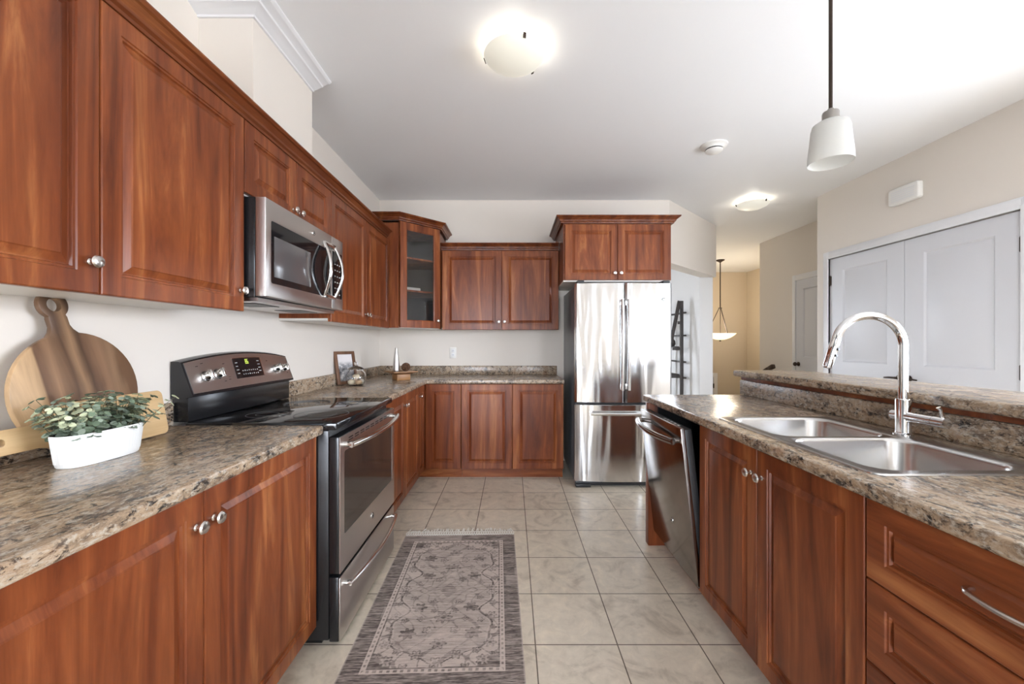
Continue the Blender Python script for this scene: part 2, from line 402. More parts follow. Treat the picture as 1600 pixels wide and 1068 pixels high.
# ------------------------------------------------------------------ cabinets
KNOB = MB().lathe([(0, 0), (.0085, 0), (.0085, .003), (.0055, .006), (.005, .013), (.0075, .017), (.0155, .0195), (.0165, .023), (.0135, .0275), (.007, .0295), (0, .030)], (0,0,0), '-Y', 24).mesh('knob', M['nickel'])
def knob(parent, x, y, z): return link('knob', KNOB, parent, (x, y, z))
T = .02
def door_mesh(w, h, m, fr=.055, glass=False):
    mb = MB(); x0, x1, z0, z1 = -w/2, w/2, -h/2, h/2
    if glass:
        mb.rings(x0, x1, z0, z1, [(0, 0), (0, -T+.003), (.003, -T), (fr, -T), (fr+.004, -T+.003), (fr+.008, -T+.004), (fr+.008, 0), (0, 0)], cap=False)
    else:
        g = .036 if min(w, h) > .24 else .024
        mb.rings(x0, x1, z0, z1, [(0, 0), (0, -T+.004), (.0015, -T+.001), (.004, -T), (fr, -T), (fr+.002, -T+.004), (fr+.008, -T+.004), (fr+.011, -T+.010), (fr+.015, -T+.010), (fr+g-.003, -T+.0035), (fr+g, -T+.001)], back=True)
    return mb.mesh('door', m, 6)
def add_door(root, x0, x1, z0, z1, kn=None, m=None, name='door', fr=.055, glass=False):
    g = .0015; w, h = x1-x0-2*g, z1-z0-2*g; c = ((x0+x1)/2, -.0005, (z0+z1)/2)
    d = link(name, door_mesh(w, h, m or M['wood'], fr, glass), root, c)
    if kn: knob(d, kn[0]-c[0], -T, kn[1]-c[2])
    return d
def wall_cab(label, loc, rot, w, d, h, doors, group='cherry wall cabinets', bottom=True):
    r = thing('wall_cabinet', label, 'cabinet', loc, (0, 0, rot), group)
    MB().box(0, w, 0, d, .014, h).build('carcass', M['wood'], r)
    MB().box(.001, w-.001, .001, d, 0, .0135).build('bottom_panel', M['melamine'], r)
    for D in doors: add_door(r, *D)
    return r
def base_cab(label, loc, rot, w, d, doors, toe=.1, h=.875, open_top=False, group='cherry base cabinets', rec=.055):
    r = thing('base_cabinet', label, 'cabinet', loc, (0, 0, rot), group)
    mb = MB()
    if open_top: mb.box(0, .016, 0, d, toe, h).box(w-.016, w, 0, d, toe, h).box(.016, w-.016, 0, d, toe, toe+.016).box(.016, w-.016, d-.01, d, toe+.016, h).box(.016, w-.016, 0, .016, h-.06, h)
    else: mb.box(0, w, 0, d, toe, h)
    mb.build('carcass', M['wood'], r)
    MB().box(0, w, rec, d, 0.0, toe-.0005).build('toe_kick', M['woodx'], r)
    for D in doors: add_door(r, *D)
    return r
R90, L90 = PI/2, -PI/2
UX = -1.105; UZ = 1.383; UH = 2.16-UZ; UD = UX-XL-.002              # left uppers: carcass front plane, bottom, height
ud = lambda a, b: (a, b)
# left run of wall cabinets (local x runs away from the camera)
wall_cab('big cherry wall cabinet over the cutting boards and leafy planter', (UX, .505, UZ), R90, 1.137, UD, UH,
         [(0, .562, -.008, UH, (.562-.028, .075)), (.562, 1.137, -.008, UH, (1.137-.028, .075))])
wall_cab('short cherry wall cabinet with two small doors above the microwave', (UX, 1.645, 1.858), R90, .782, UD, 2.16-1.858,
         [(0, .391, .004, 2.16-1.858, (.391-.03, .05)), (.391, .782, .004, 2.16-1.858, (.391+.03, .05))])
wall_cab('tall narrow-doored cherry wall cabinet between microwave and glass corner cabinet', (UX, 2.43, UZ), R90, 1.150, UD, UH,
         [(0, .59, -.008, UH, (.59-.028, .075)), (.59, 1.150, -.008, UH, (.59+.028, .075))])
crown = lambda z: [(0, z), (.022, z), (.024, z+.010), (.034, z+.016), (.036, z+.026), (.052, z+.044), (.062, z+.046), (.068, z+.054), (.068, z+.060), (0, z+.060)]
tag(MB().sweep([(UX, .505), (UX, 3.518)], crown(2.1605)).build('crown_moulding', M['woodm'], ang=20), 'long cherry crown moulding along the top of the wall cabinets above the range', 'moulding')
# back wall cabinet
BY = 3.992
r = wall_cab('cherry wall cabinet on the back wall over the outlet, between glass cabinet and fridge', (-.693, BY, UZ), 0, 1.150, YB-BY-.002, UH,
         [(.010, .594, -.008, UH-.006, (.594-.028, .072)), (.594, 1.165-.010, -.008, UH-.006, (.594+.028, .072))])
MB().sweep([(0, 0), (1.150, 0)], crown(UH+.0005)).build('crown', M['woodm'], r, ang=20)
# corner cabinet with the glass door
r = thing('corner_cabinet', 'taller corner wall cabinet with a glazed door and shelves', 'cabinet', (XL+.002, YB-.002, UZ))
X0, Y0 = XL+.002, YB-.002
P = [(-.0, 0), (0, 3.60-Y0), (-1.005-X0, 3.60-Y0), (-.700-X0, 3.90-Y0), (-.700-X0, 0)]
H = 2.335-UZ
mb = MB(); w_ = .016
mb.box(0, -1.005-X0, 3.60-Y0, 3.60-Y0+w_, 0, H).box(-.700-X0-w_, -.700-X0, 3.90-Y0, 0, 0, H)
mb.prism(P, H-w_, H); mb.build('carcass', M['wood'], r)
Pi = [(.008, -.008), (.008, P[1][1]+w_+.001), (P[2][0]-.012, P[2][1]+w_+.001), (P[3][0]-w_-.001, P[3][1]+.012), (P[3][0]-w_-.001, -.008)]
mb = MB(); mb.prism(Pi, .014, .03); mb.box(.001, .006, P[1][1]+w_, -.001, .014, H-w_).box(.006, P[4][0]-w_, -.006, -.001, .014, H-w_); mb.build('lining', plain('painted_shade_lining', (.17, .165, .16, 1), .6), r)  # lining darkened to grey: the dimness behind the glass is in its colour
MB().prism([(p[0]*.998+.0005, p[1]*.998-.0005) for p in P], 0, .0135).build('bottom_panel', M['melamine'], r)
Ps = [(.010, -.010), (.010, P[1][1]+w_+.003), (P[2][0]-.03, P[2][1]+w_+.003), (P[3][0]-w_-.004, P[3][1]+.03), (P[3][0]-w_-.004, -.010)]
for z in (1.735, 2.035): MB().prism(Ps, z-UZ-.016, z-UZ).build('shelf', M['wood'], r)
MB().sweep([(p[0], p[1]) for p in P[1:]], crown(H+.0005)).build('crown', M['woodm'], r, ang=20)
dw = .424; dc = ((P[2][0]+P[3][0])/2, (P[2][1]+P[3][1])/2, H/2)
d = link('door', door_mesh(dw, H-.006, M['wood'], .062, True), r, (dc[0]+.001, dc[1]-.001, dc[2]), (0, 0, PI/4))
MB().box(-dw/2+.066, dw/2-.066, -.012, -.008, -H/2+.068, H/2-.068).build('glass_pane', M['glass'], d)
knob(d, dw/2-.030, -T, -H/2+.075)
tag(MB().box(-.10, .10, -.07, .07, 0, .045, .006).build('storage_box', M['plastic'], None, (-1.01, 3.93, 1.7355), (0, 0, PI/4)), 'flat white box on the lower shelf behind the cabinet glass', 'box')
# cabinet over the fridge
FX0, FX1, FY = .466, 1.441, 3.66
r = wall_cab('deep cherry wall cabinet directly above the steel fridge', (FX0, FY, 1.80), 0, FX1-FX0, YB-FY-.002, 2.325-1.80,
         [(.012, .4875, .012, .515, (.4875-.028, .075)), (.4875, .963, .012, .515, (.4875+.028, .075))])
MB().sweep([(0, YB-FY-.002), (0, 0), (FX1-FX0, 0), (FX1-FX0, YB-FY-.002)], crown(2.3255-1.80)).build('crown', M['woodm'], r, ang=20)

# base cabinets, left run
BX = -.813; BD = BX-XL-.002; DT, DB = .872, .095
base_cab('near cherry base cabinet below the worktop with the cutting boards', (BX, .44, 0), R90, 1.205, BD,
         [(0, .603, DB, DT, (.603-.030, DT-.085)), (.603, 1.205, DB, DT, (.603+.030, DT-.085))])
base_cab('cherry base cabinet just past the range, below the picture frame', (BX, 2.43, 0), R90, 1.022, BD,
         [(0, .575, DB, DT, (.575-.028, DT-.085)), (.575, 1.022, DB, DT, (.575+.028, DT-.085))])
# corner base with a folding pair of leaves
r = thing('corner_base_cabinet', 'corner base cabinet with a folding pair of narrow doors', 'cabinet', (XL+.002, YB-.002, 0))
q = lambda x, y: (x-X0, y-Y0)
L1 = [q(X0, Y0), q(X0, 3.4535), q(BX, 3.4535), q(BX, 3.712), q(-.463, 3.712), q(-.463, Y0)]
MB().prism(L1, .1, .875).build('carcass', M['wood'], r)
L2 = [q(X0, Y0), q(X0, 3.4535), q(BX-.055, 3.4535), q(BX-.055, 3.767), q(-.463, 3.767), q(-.463, Y0)]
MB().prism(L2, 0, .0995).build('toe_kick', M['woodx'], r)
g = link('door', door_mesh(.232, DT-DB-.003, M['wood'], .05), r, (*q(BX+.0005, 3.4535+.117), (DT+DB)/2), (0, 0, R90)); knob(g, -.116+.028, -T, (DT-DB)/2-.085)
link('door', door_mesh(.322, DT-DB-.003, M['wood'], .06), r, (*q(-.4645-.161, 3.7115), (DT+DB)/2))
base_cab('wide cherry base cabinet on the back wall, next to the fridge', (-.461, 3.712, 0), 0, .935, YB-3.714,
         [(0, .4675, DB, DT), (.4675, .935, DB, DT)])
# island cabinets (local x runs toward the camera)
IX = .895; ID = 1.50-IX-.004
base_cab('island base cabinet under the sink, between dishwasher and drawers', (IX, 1.886, 0), L90, .883, ID,
         [(0, .4415, DB, DT, (.4415-.032, DT-.095)), (.4415, .883, DB, DT, (.4415+.032, DT-.095))], open_top=True)
r = base_cab('island drawer cabinet with bow handle at the lower edge of the picture', (IX, 1.001, 0), L90, .60, ID, [], open_top=False)
for a, b in ((.672, DT), (.470, .672), (.268, .470), (DB, .268)):
    d = add_door(r, 0, .60, a, b, None, M['woodx'], 'drawer', .05)
    pts = [(-.066, -T, .012), (-.066, -T-.016, .012)] + [(-.066+.132*i/14, -T-.022-.012*math.sin(PI*i/14), .012) for i in range(1, 14)] + [(.066, -T-.016, .012), (.066, -T, .012)]
    MB().tube(pts, .0052, 10).build('handle', M['nickel'], d)
o = MB().box(.842, 1.498, 2.492, 2.545, 0, .875, .002).build('end_panel', M['wood']); tag(o, 'cherry end panel of the island beside the open dishwasher', 'panel')

# ------------------------------------------------------------------ worktops
CT0, CT1 = .8755, .914
def worktop(name, label, outline, holes=()):
    o = MB().prism(outline, CT0, CT1, 'XY', .009, holes, 3).build(name, M['granite'], ang=40); return tag(o, label, 'worktop')
CX = -.77
wt = worktop('worktop', 'mottled brown worktop holding the leafy planter and cutting boards', [(XL+.002, .41), (CX, .41), (CX, 1.650), (XL+.002, 1.650)])
MB().box(XL+.002, XL+.021, .41, 1.650, CT1+.0003, 1.006, .003).build('backsplash', M['granite'], wt)
CY = 3.67
wt = worktop('worktop', 'corner-shaped mottled worktop running from the range to the fridge', [(XL+.002, 2.424), (CX, 2.424), (CX, CY), (.478, CY), (.478, YB-.002), (XL+.002, YB-.002)])
MB().box(XL+.002, XL+.021, 2.424, YB-.022, CT1+.0003, 1.006, .003).box(XL+.002, .478, YB-.021, YB-.002, CT1+.0003, 1.006, .003).build('backsplash', M['granite'], wt)
IE = .85; IYF = 2.62
SX0, SX1, SY0, SY1 = .915, 1.445, 1.02, 1.815                       # sink rim
wt = worktop('worktop', 'island worktop around the double sink', [(IE, .385), (1.520, .385), (1.520, IYF), (IE, IYF)], [[(SX0+.012, SY0+.012), (SX1-.012, SY0+.012), (SX1-.012, SY1-.012), (SX0+.012, SY1-.012)]])
MB().box(1.497, 1.520, .385, 2.655, CT1+.0003, 1.006, .003).build('backsplash', M['granite'], wt)
o = MB().prism([(1.458, .36), (1.875, .36), (1.875, 2.66), (1.458, 2.66)], 1.031, 1.070, 'XY', .009, (), 3).build('bar_top', M['granite'], ang=40)
tag(o, 'raised mottled bar top behind the faucet', 'bar top')
MB().box(1.50, 1.66, .375, 2.645, 1.0085, 1.0305).build('support_strip', M['woodx'], o)

# ------------------------------------------------------------------ badge (round monogram)
def badge(parent, x, y, z, r=.013):
    b = MB(); b.lathe([(0, 0), (r, 0), (r, .002), (r*.9, .003), (0, .003)], (x, y, z), '-Y', 24)
    o = b.build('badge', M['handle'], parent)
    s = MB()
    s.lathe([(r*.78, .003), (r*.78, .0038), (r*.90, .0038), (r*.90, .003)], (x, y, z), '-Y', 24)
    f = lambda a, c: (x+a*r, y-.0035, z+c*r)
    s.tube([f(-.08+.30*math.cos(k), .05+.34*math.sin(k)) for k in [1.0+i*.5 for i in range(12)]]+[f(.0, -.35), f(-.3, -.5)], r*.07, 6)
    s.tube([f(.30+.24*math.cos(k), -.02+.24*math.sin(k)) for k in [0+i*.5 for i in range(11)]], r*.07, 6)
    s.build('monogram', M['markd'], o)
    return o
# ------------------------------------------------------------------ range
r = thing('range', 'stainless electric range with black glass cooktop', 'range', (-.75, 1.6545, 0), (0, 0, R90))
w = .766; db = -.75-XL-.003
MB().box(.002, w-.002, 0.0, db-.01, .03, .890, .004).box(.03, w-.03, .04, db-.05, 0, .03).build('body', M['black'], r)
MB().box(0, w, -.035, db-.06, .8905, .922, .006).build('cooktop', M['blackglass'], r)
for x, y, rad in ((.20, .12, .115), (.56, .12, .085), (.20, .37, .085), (.56, .37, .115)):
    mb = MB(); mb.lathe([(rad-.0015, .9222), (rad-.0015, .9227), (rad+.0015, .9227), (rad+.0015, .9222)], (x, y, 0), 'Z', 48)
    mb.lathe([(rad*.55-.0008, .9222), (rad*.55-.0008, .9226), (rad*.55+.0008, .9226), (rad*.55+.0008, .9222)], (x, y, 0), 'Z', 40)
    mb.build('burner_ring', M['ring'], r)
# oven door
d = MB().box(.004, w-.004, -.042, -.001, .300, .862, .004).build('oven_door_core', M['black'], r); d.name = 'oven_door'
mb = MB(); wx0, wx1, wz0, wz1 = .045, w-.045, .445, .795
mb.prism([(.004, .302), (w-.004, .302), (w-.004, .860), (.004, .860)], -.047, -.0425, 'XZ', holes=[rrect(wx0, wx1, wz0, wz1, .012)])
mb.build('door_skin', M['steelr'], d)
MB().box(wx0-.002, wx1+.002, -.0455, -.0425, wz0-.002, wz1+.002).build('oven_window', M['ovenglass'], d)
mb = MB()
for i in range(9): mb.box(.09+i*.068, .09+i*.068+.046, -.0482, -.0472, .838, .8435).box(.09+i*.068, .09+i*.068+.046, -.0482, -.0472, .828, .8325)
mb.build('vent_slots', M['blackm'], d)
def bow(x0, x1, y, z, depth, rr=.0105, n=20): return [(x0+(x1-x0)*i/n, y-depth*math.sin(PI*i/n)**.8 if 0 < i < n else y, z) for i in range(n+1)]
mb = MB(); mb.tube(bow(.04, w-.04, -.078, .822, .036), .0125, 14)
for x in (.052, w-.052): mb.tube([(x, -.047, .822), (x, -.082, .822)], .0125, 14)
mb.build('handle', M['handle'], d)
badge(d, w/2, -.047, .380, .016)
# storage drawer
d = MB().box(.004, w-.004, -.040, -.001, .022, .286, .004).build('drawer', M['black'], r)
MB().box(.004, w-.004, -.046, -.0405, .024, .284, .002).build('drawer_skin', M['steelr'], d)
mb = MB(); mb.tube(bow(.045, w-.045, -.070, .238, .030), .0105, 12)
for x in (.055, w-.055): mb.tube([(x, -.046, .238), (x, -.073, .238)], .011, 12)
mb.build('handle', M['handle'], d)
# backguard: riser, slanted arched panel, knobs, display
bg_ = MB(); yb = db-.002
bg_.box(.006, w-.006, yb-.068, yb, .9225, 1.03, .003)
N = 16
def topz(u): return 1.172+.034*(1-(2*u-1)**2)
lo, up = 1.032, None
prof = lambda u: [(yb-.090, 1.030), (yb-.040, topz(u)-.004), (yb-.030, topz(u)), (yb, topz(u)), (yb, 1.02), (yb-.06, 1.02)]
rows = [[bg_.bm.verts.new((w*i/N, y, z)) for y, z in prof(i/N)] for i in range(N+1)]
for a, b in zip(rows, rows[1:]):
    for j in range(6): bg_.bm.faces.new((a[j], a[(j+1) % 6], b[(j+1) % 6], b[j]))
bg_.bm.faces.new(rows[0]); bg_.bm.faces.new(rows[-1])
gd = bg_.build('backguard', M['black'], r, ang=25)
def gpt(x, s, off=0.0):                                             # on the slanted face: s from 0 (bottom) to 1 (top)
    u = x/w; a = Vector((x, yb-.090, 1.030)); b = Vector((x, yb-.040, topz(u)-.004)); n = Vector((0, -(b.z-a.z), b.y-a.y)).normalized()
    return a+(b-a)*s+n*off
mb = MB(); NX = 24
def face_patch(mb, x0, x1, s0, s1, off, th, n=NX):
    A = [[mb.bm.verts.new(gpt(x0+(x1-x0)*i/n, s, o)) for s, o in ((s0, off), (s1, off), (s1, off-th), (s0, off-th))] for i in range(n+1)]
    for a, b in zip(A, A[1:]):
        for j in range(4): mb.bm.faces.new((a[j], a[(j+1) % 4], b[(j+1) % 4], b[j]))
    mb.bm.faces.new(A[0]); mb.bm.faces.new(A[-1])
face_patch(mb, .010, w-.010, .06, .96, .003, .0028)
pn = mb.build('control_panel', M['steelr'], gd)
mb = MB(); face_patch(mb, .285, .495, .27, .83, .0052, .002); mb.build('display', M['blackglass'], pn)
mb = MB(); face_patch(mb, .493, .4975, .26, .84, .0056, .0025, 2); face_patch(mb, .283, .4975, .83, .845, .0056, .0025, 8); mb.build('display_bezel', M['handle'], pn)
# lit digits and tiny key legends
mb = MB()
for dx, segs in ((0, 'abcdefg'), (.013, 'acdfge')):
    x0 = .372+dx
    S7 = {'a': (0, .009, .78, .79), 'b': (.0075, .009, .725, .79), 'c': (.0075, .009, .66, .725), 'd': (0, .009, .66, .67), 'e': (0, .0015, .66, .725), 'f': (0, .0015, .725, .79), 'g': (0, .009, .72, .73)}
    for k in segs: a, b, c, e = S7[k]; face_patch(mb, x0+a, x0+b, c, e, .0058, .0004, 1)
mb.build('clock_digits', M['digit'], pn)
mb = MB(); rnd = random.Random(3)
for row, s in enumerate((.36, .46)):
    for i in range(8): face_patch(mb, .335+i*.016, .341+i*.016, s, s+.02+.01*(i % 2), .0056, .0003, 1)
for s in (.40, .50, .60, .70): face_patch(mb, .296, .312, s, s+.016, .0056, .0003, 1); face_patch(mb, .462, .48, s+.02, s+.036, .0056, .0003, 1)
mb.build('key_legends', M['mark'], pn)
mb = MB()
for x, s in ((.06, .78), (.09, .83), (.215, .72), (.23, .28), (.20, .25), (.232, .34), (.545, .72), (.715, .3)): face_patch(mb, x, x+.014, s, s+.02, .0034, .0003, 1)
mb.build('panel_legends', M['markd'], pn)
for x in (.098, .168, .620, .690):
    kb = MB(); kb.lathe([(0, 0), (.023, 0), (.024, .004), (.020, .007), (.018, .022), (.015, .026), (0, .027)], (0, 0, 0), '-Y', 24).box(-.005, .005, -.036, -.018, -.020, .020, .002)
    p = gpt(x, .48, .0035); kb.build('knob', M['handle'], pn, p, (-math.atan2(.05, .14), 0, 0))

# ------------------------------------------------------------------ microwave
r = thing('microwave', 'stainless over-the-range microwave hung below the short cabinet', 'microwave', (-1.055, 1.6605, 1.434), (0, 0, R90))
w, h, db = .760, .418, -1.055-XL-.003
MB().box(0, w, 0, db, .004, h-.002, .003).build('body', M['black'], r)
mb = MB(); mb.box(.02, w-.02, .0, db-.02, -.012, .0035)
ub = mb.build('underside', M['steelr'], r)
for x in (.10, .48): MB().box(x, x+.18, .06, .20, -.0145, -.0122).build('grease_filter', M['blackm'], ub)
sp = .612
d = MB().prism([(.001, .008), (sp-.001, .008), (sp-.001, h-.004), (.001, h-.004)], -.045, -.0005, 'XZ', .003, [rrect(.038, sp-.014, .066, h-.089, .01)]).build('door', M['steelr'], r)
MB().box(.036, sp-.012, -.043, -.030, .064, h-.087).build('window_frame', M['blackglass'], d)
MB().box(.062, .375, -.0445, -.0432, .095, .268, .0005).build('window', M['mwglass'], d)
badge(d, .40, -.045, h-.045, .013)
p = MB().box(sp+.001, w-.001, -.045, -.0005, .008, h-.004, .003).build('control_panel', M['steelr'], r)
MB().box(sp+.004, w-.022, -.0465, -.0455, .070, h-.085, .0005).build('keypad', M['blackglass'], p)
mb = MB()
for i in range(6):
    for j in range(3): mb.box(sp+.030+j*.03, sp+.044+j*.03, -.0470, -.0466, .09+i*.034, .096+i*.034)
mb.build('key_legends', M['mark'], p)
mb = MB()
hx0, hx1 = .508, .632
for x, s in ((hx0, -1), (hx1, 1)):
    n = 16; pts = [(x+s*.012*math.sin(PI*i/n), -.050-.042*math.sin(PI*i/n), .065+(h-.125)*i/n) for i in range(n+1)]
    mb.tube(pts, [.009+.004*math.sin(PI*i/n) for i in range(n+1)], 10, flat=.7)
mb.box(hx0-.004, hx1+.004, -.058, -.046, h-.076, h-.054, .003).box(hx0-.004, hx1+.004, -.058, -.046, .058, .078, .003)
mb.build('handle', M['handle'], d)

# ------------------------------------------------------------------ fridge
FX, FW, FYF = .544, .838, 3.456
r = thing('fridge', 'stainless french-door fridge with a bottom freezer drawer', 'fridge', (FX, FYF, 0))
MB().box(.004, FW-.004, .075, .80, .045, 1.740, .004).box(.02, FW-.02, .06, .78, 0.012, .045).build('body', M['fridgeside'], r)
def bowed(x0, x1, z0, z1, depth=.060, yoff=.0, n=24):
    mb = MB(); crown_ = lambda x: .030*(1-((x/FW)*2-1)**2)
    N = n; xs = [x0+(x1-x0)*i/N for i in range(N+1)]
    def ring(z, inset):
        f = []
        for x in xs:
            xx = min(max(x, x0+inset), x1-inset); e = min(xx-x0, x1-xx); rd = .012
            y = yoff+.030-crown_(xx)+inset + (rd-math.sqrt(max(0, rd*rd-(rd-min(e, rd))**2)))
            f.append((xx, y, z))
        f += [(x1-inset, yoff+depth+.012, z), (x0+inset, yoff+depth+.012, z)]
        return [mb.bm.verts.new(p) for p in f]
    R = [ring(z0, .003), ring(z0+.003, 0), ring(z1-.003, 0), ring(z1, .003)]
    k = len(R[0])
    for a, b in zip(R, R[1:]):
        for j in range(k): mb.bm.faces.new((a[j], a[(j+1) % k], b[(j+1) % k], b[j]))
    mb.bm.faces.new(R[0]); mb.bm.faces.new(R[-1]); return mb
mid = .424
dl = bowed(0, mid-.004, .736, 1.762).build('door', M['steel'], r, ang=30)
dr = bowed(mid+.004, FW, .736, 1.762).build('door', M['steel'], r, ang=30)
df = bowed(0, FW, .058, .716).build('freezer_drawer', M['steel'], r, ang=30)
MB().box(.004, FW-.004, .050, .074, .717, .735).box(mid-.0035, mid+.0035, .05, .07, .74, 1.75).build('gasket', M['blackm'], r)
MB().box(.01, FW-.01, .055, .075, .014, .056, .003).build('base_grille', M['blackm'], r)
for x in (.01, FW-.14): MB().box(x, x+.13, .035, .10, 0, .030, .004).build('foot', M['blackm'], r)
for x, D in ((mid-.028, dl), (mid+.028, dr)):
    n = 18; z0, z1 = .845, 1.622
    mb = MB(); pts = [(x, -.030-.016*math.sin(PI*i/n), z0+(z1-z0)*i/n) for i in range(n+1)]
    mb.tube(pts, .0135, 12, flat=.8, up=(0, 1, 0)); mb.box(x-.010, x+.010, -.028, .003, z0+.004, z0+.05, .003).box(x-.010, x+.010, -.028, .003, z1-.05, z1-.004, .003)
    mb.build('handle', M['handle'], D)
mb = MB(); mb.tube([(.125+(.713-.125)*i/18, -.030-.020*math.sin(PI*i/18), .646) for i in range(19)], .0145, 12, flat=.9)
for x in (.140, .698): mb.box(x-.014, x+.014, -.028, .020, .636, .656, .003)
mb.build('handle', M['handle'], df)
badge(dr, .764, .013, 1.622, .017)
for x in (.05, FW-.05): MB().box(x-.03, x+.03, .02, .14, 1.7625, 1.785, .004).build('hinge_cover', M['blackm'], r)

# ------------------------------------------------------------------ dishwasher, its door standing ajar
r = thing('dishwasher', 'dark steel dishwasher in the island, its door standing ajar', 'dishwasher', (.897, 2.488, 0), (0, 0, L90))
w = .598
mb = MB(); mb.box(.0, .012, 0, .56, .10, .868).box(w-.012, w, 0, .56, .10, .868).box(.012, w-.012, 0, .56, .10, .115).box(.012, w-.012, .545, .56, .115, .868).box(.012, w-.012, 0, .56, .856, .868)
mb.build('tub', M['blackm'], r)
MB().box(.0, w, .05, .30, 0, .098).build('kick_plate', M['woodx'], r)
d = MB().box(.003, w-.003, -.020, -.0005, .0, .752, .002).build('door', M['dws'], r, (0, -.004, .100), (math.radians(6.3), 0, 0))
MB().box(.010, w-.010, .0, .034, .02, .745, .004).build('inner_door', M['blackm'], d)
for i in range(5): MB().box(.30+i*.045, .325+i*.045, .008, .018, .7455, .7466).build('button', M['mark'], d)
mb = MB(); mb.tube(bow(.03, w-.03, -.052, .690, .034), .0145, 14, flat=1.1)
for x in (.046, w-.046): mb.tube([(x, -.02, .690), (x, -.058, .690)], .013, 14)
mb.build('handle', M['dws'], d)
badge(d, .345, -.020, .215, .014)

# ------------------------------------------------------------------ sink and faucet
r = thing('sink', 'double-bowl stainless sink set into the island worktop', 'sink', (SX0, SY0, CT1))
sw, sl = SX1-SX0, SY1-SY0
bowls = [(.035, .435, .030, .385), (.035, .435, .410, sl-.030)]
mb = MB(); hz = .0045
outer = rrect(0, sw, 0, sl, .035); hl = [rrect(*b, .06) for b in bowls]
tv = []
es = []
for Lp in [outer]+hl:
    v = [mb.bm.verts.new((x, y, hz)) for x, y in Lp]; tv.append(v); es += [mb.bm.edges.new((v[i], v[(i+1) % len(v)])) for i in range(len(v))]
bmesh.ops.triangle_fill(mb.bm, edges=es, use_beauty=True)
v2 = [mb.bm.verts.new((sw/2+(x-sw/2)*1.004, sl/2+(y-sl/2)*1.003, .0006)) for x, y in outer]; n = len(v2)
for i in range(n): mb.bm.faces.new((tv[0][i], tv[0][(i+1) % n], v2[(i+1) % n], v2[i]))
for bw, top in zip(bowls, tv[1:]):
    prev = top
    for ins, z, rr in ((.003, .001, .06), (.006, -.006, .06), (.014, -.150, .06), (.022, -.168, .06), (.045, -.176, .05), (.13, -.180, .04)):
        cur = [mb.bm.verts.new((x, y, z)) for x, y in rrect(bw[0]+ins, bw[1]-ins, bw[2]+ins, bw[3]-ins, rr)]
        for i in range(len(cur)): mb.bm.faces.new((prev[i], prev[(i+1) % n], cur[(i+1) % n], cur[i]))
        prev = cur
    mb.bm.faces.new(prev)
mb.build('basin', M['sink'], r, ang=50)
for b in bowls: MB().lathe([(0, -.1785), (.030, -.1785), (.041, -.176), (.043, -.1785), (.043, -.1795), (0, -.1795)], ((b[0]+b[1])/2, (b[2]+b[3])/2, 0), 'Z', 28).build('drain', M['chrome'], r)
FXc, FYc = 1.408, 1.455
r = thing('faucet', 'tall chrome gooseneck faucet behind the sink', 'faucet', (FXc, FYc, CT1+.0046))
MB().lathe([(0, 0), (.029, 0), (.029, .006), (.0235, .009), (.0225, .012), (.0225, .125), (.0205, .130), (.0, .130)], (0,0,0), 'Z', 32).build('body', M['chrome'], r)
rz = math.radians(170); ux, uy = math.cos(rz), math.sin(rz)
R_ = .108; zt = .322
pts = [(0, 0, .12), (0, 0, .2), (0, 0, zt)]+[(ux*(R_-R_*math.cos(a)), uy*(R_-R_*math.cos(a)), zt+R_*math.sin(a)) for a in [PI*.93*i/24 for i in range(1, 25)]]
MB().tube(pts, .0145, 20, up=(ux, uy, 0)).build('spout', M['chrome'], r)
e = Vector(pts[-1]); dv = (Vector(pts[-1])-Vector(pts[-2])).normalized(); dv = (dv+Vector((-.08*-1*ux*-1, 0, 0))*0).normalized()
sh = MB().tube([e+dv*.001, e+dv*.012, e+dv*.03, e+dv*.105, e+dv*.112], [.0148, .0152, .0162, .0148, .0125], 20).build('spray_head', M['chrome'], r)
mb = MB(); side = Vector((-uy*.6-ux*.8, -.6, 0)).normalized(); side = Vector((.35, -.94, 0)).normalized()
for k in (.04, .064): p = e+dv*k; MB().tube([p+side*.013, p+side*.020], .005, 12).build('button', M['blackm'], sh)
mb = MB(); mb.tube([(-.004, .036, .068), (0, 0, .068), (.006, -.10, .068)], .0172, 22); hb = mb.build('valve_arm', M['chrome'], r)
mb = MB(); mb.tube([(.0062, -.102, .068), (.008, -.140, .068)], .018, 22); mb.tube([(.007, -.125, .083), (.004, -.124, .108), (-.002, -.122, .118)], [.006, .005, .0065], 10); mb.build('lever', M['chrome'], hb)

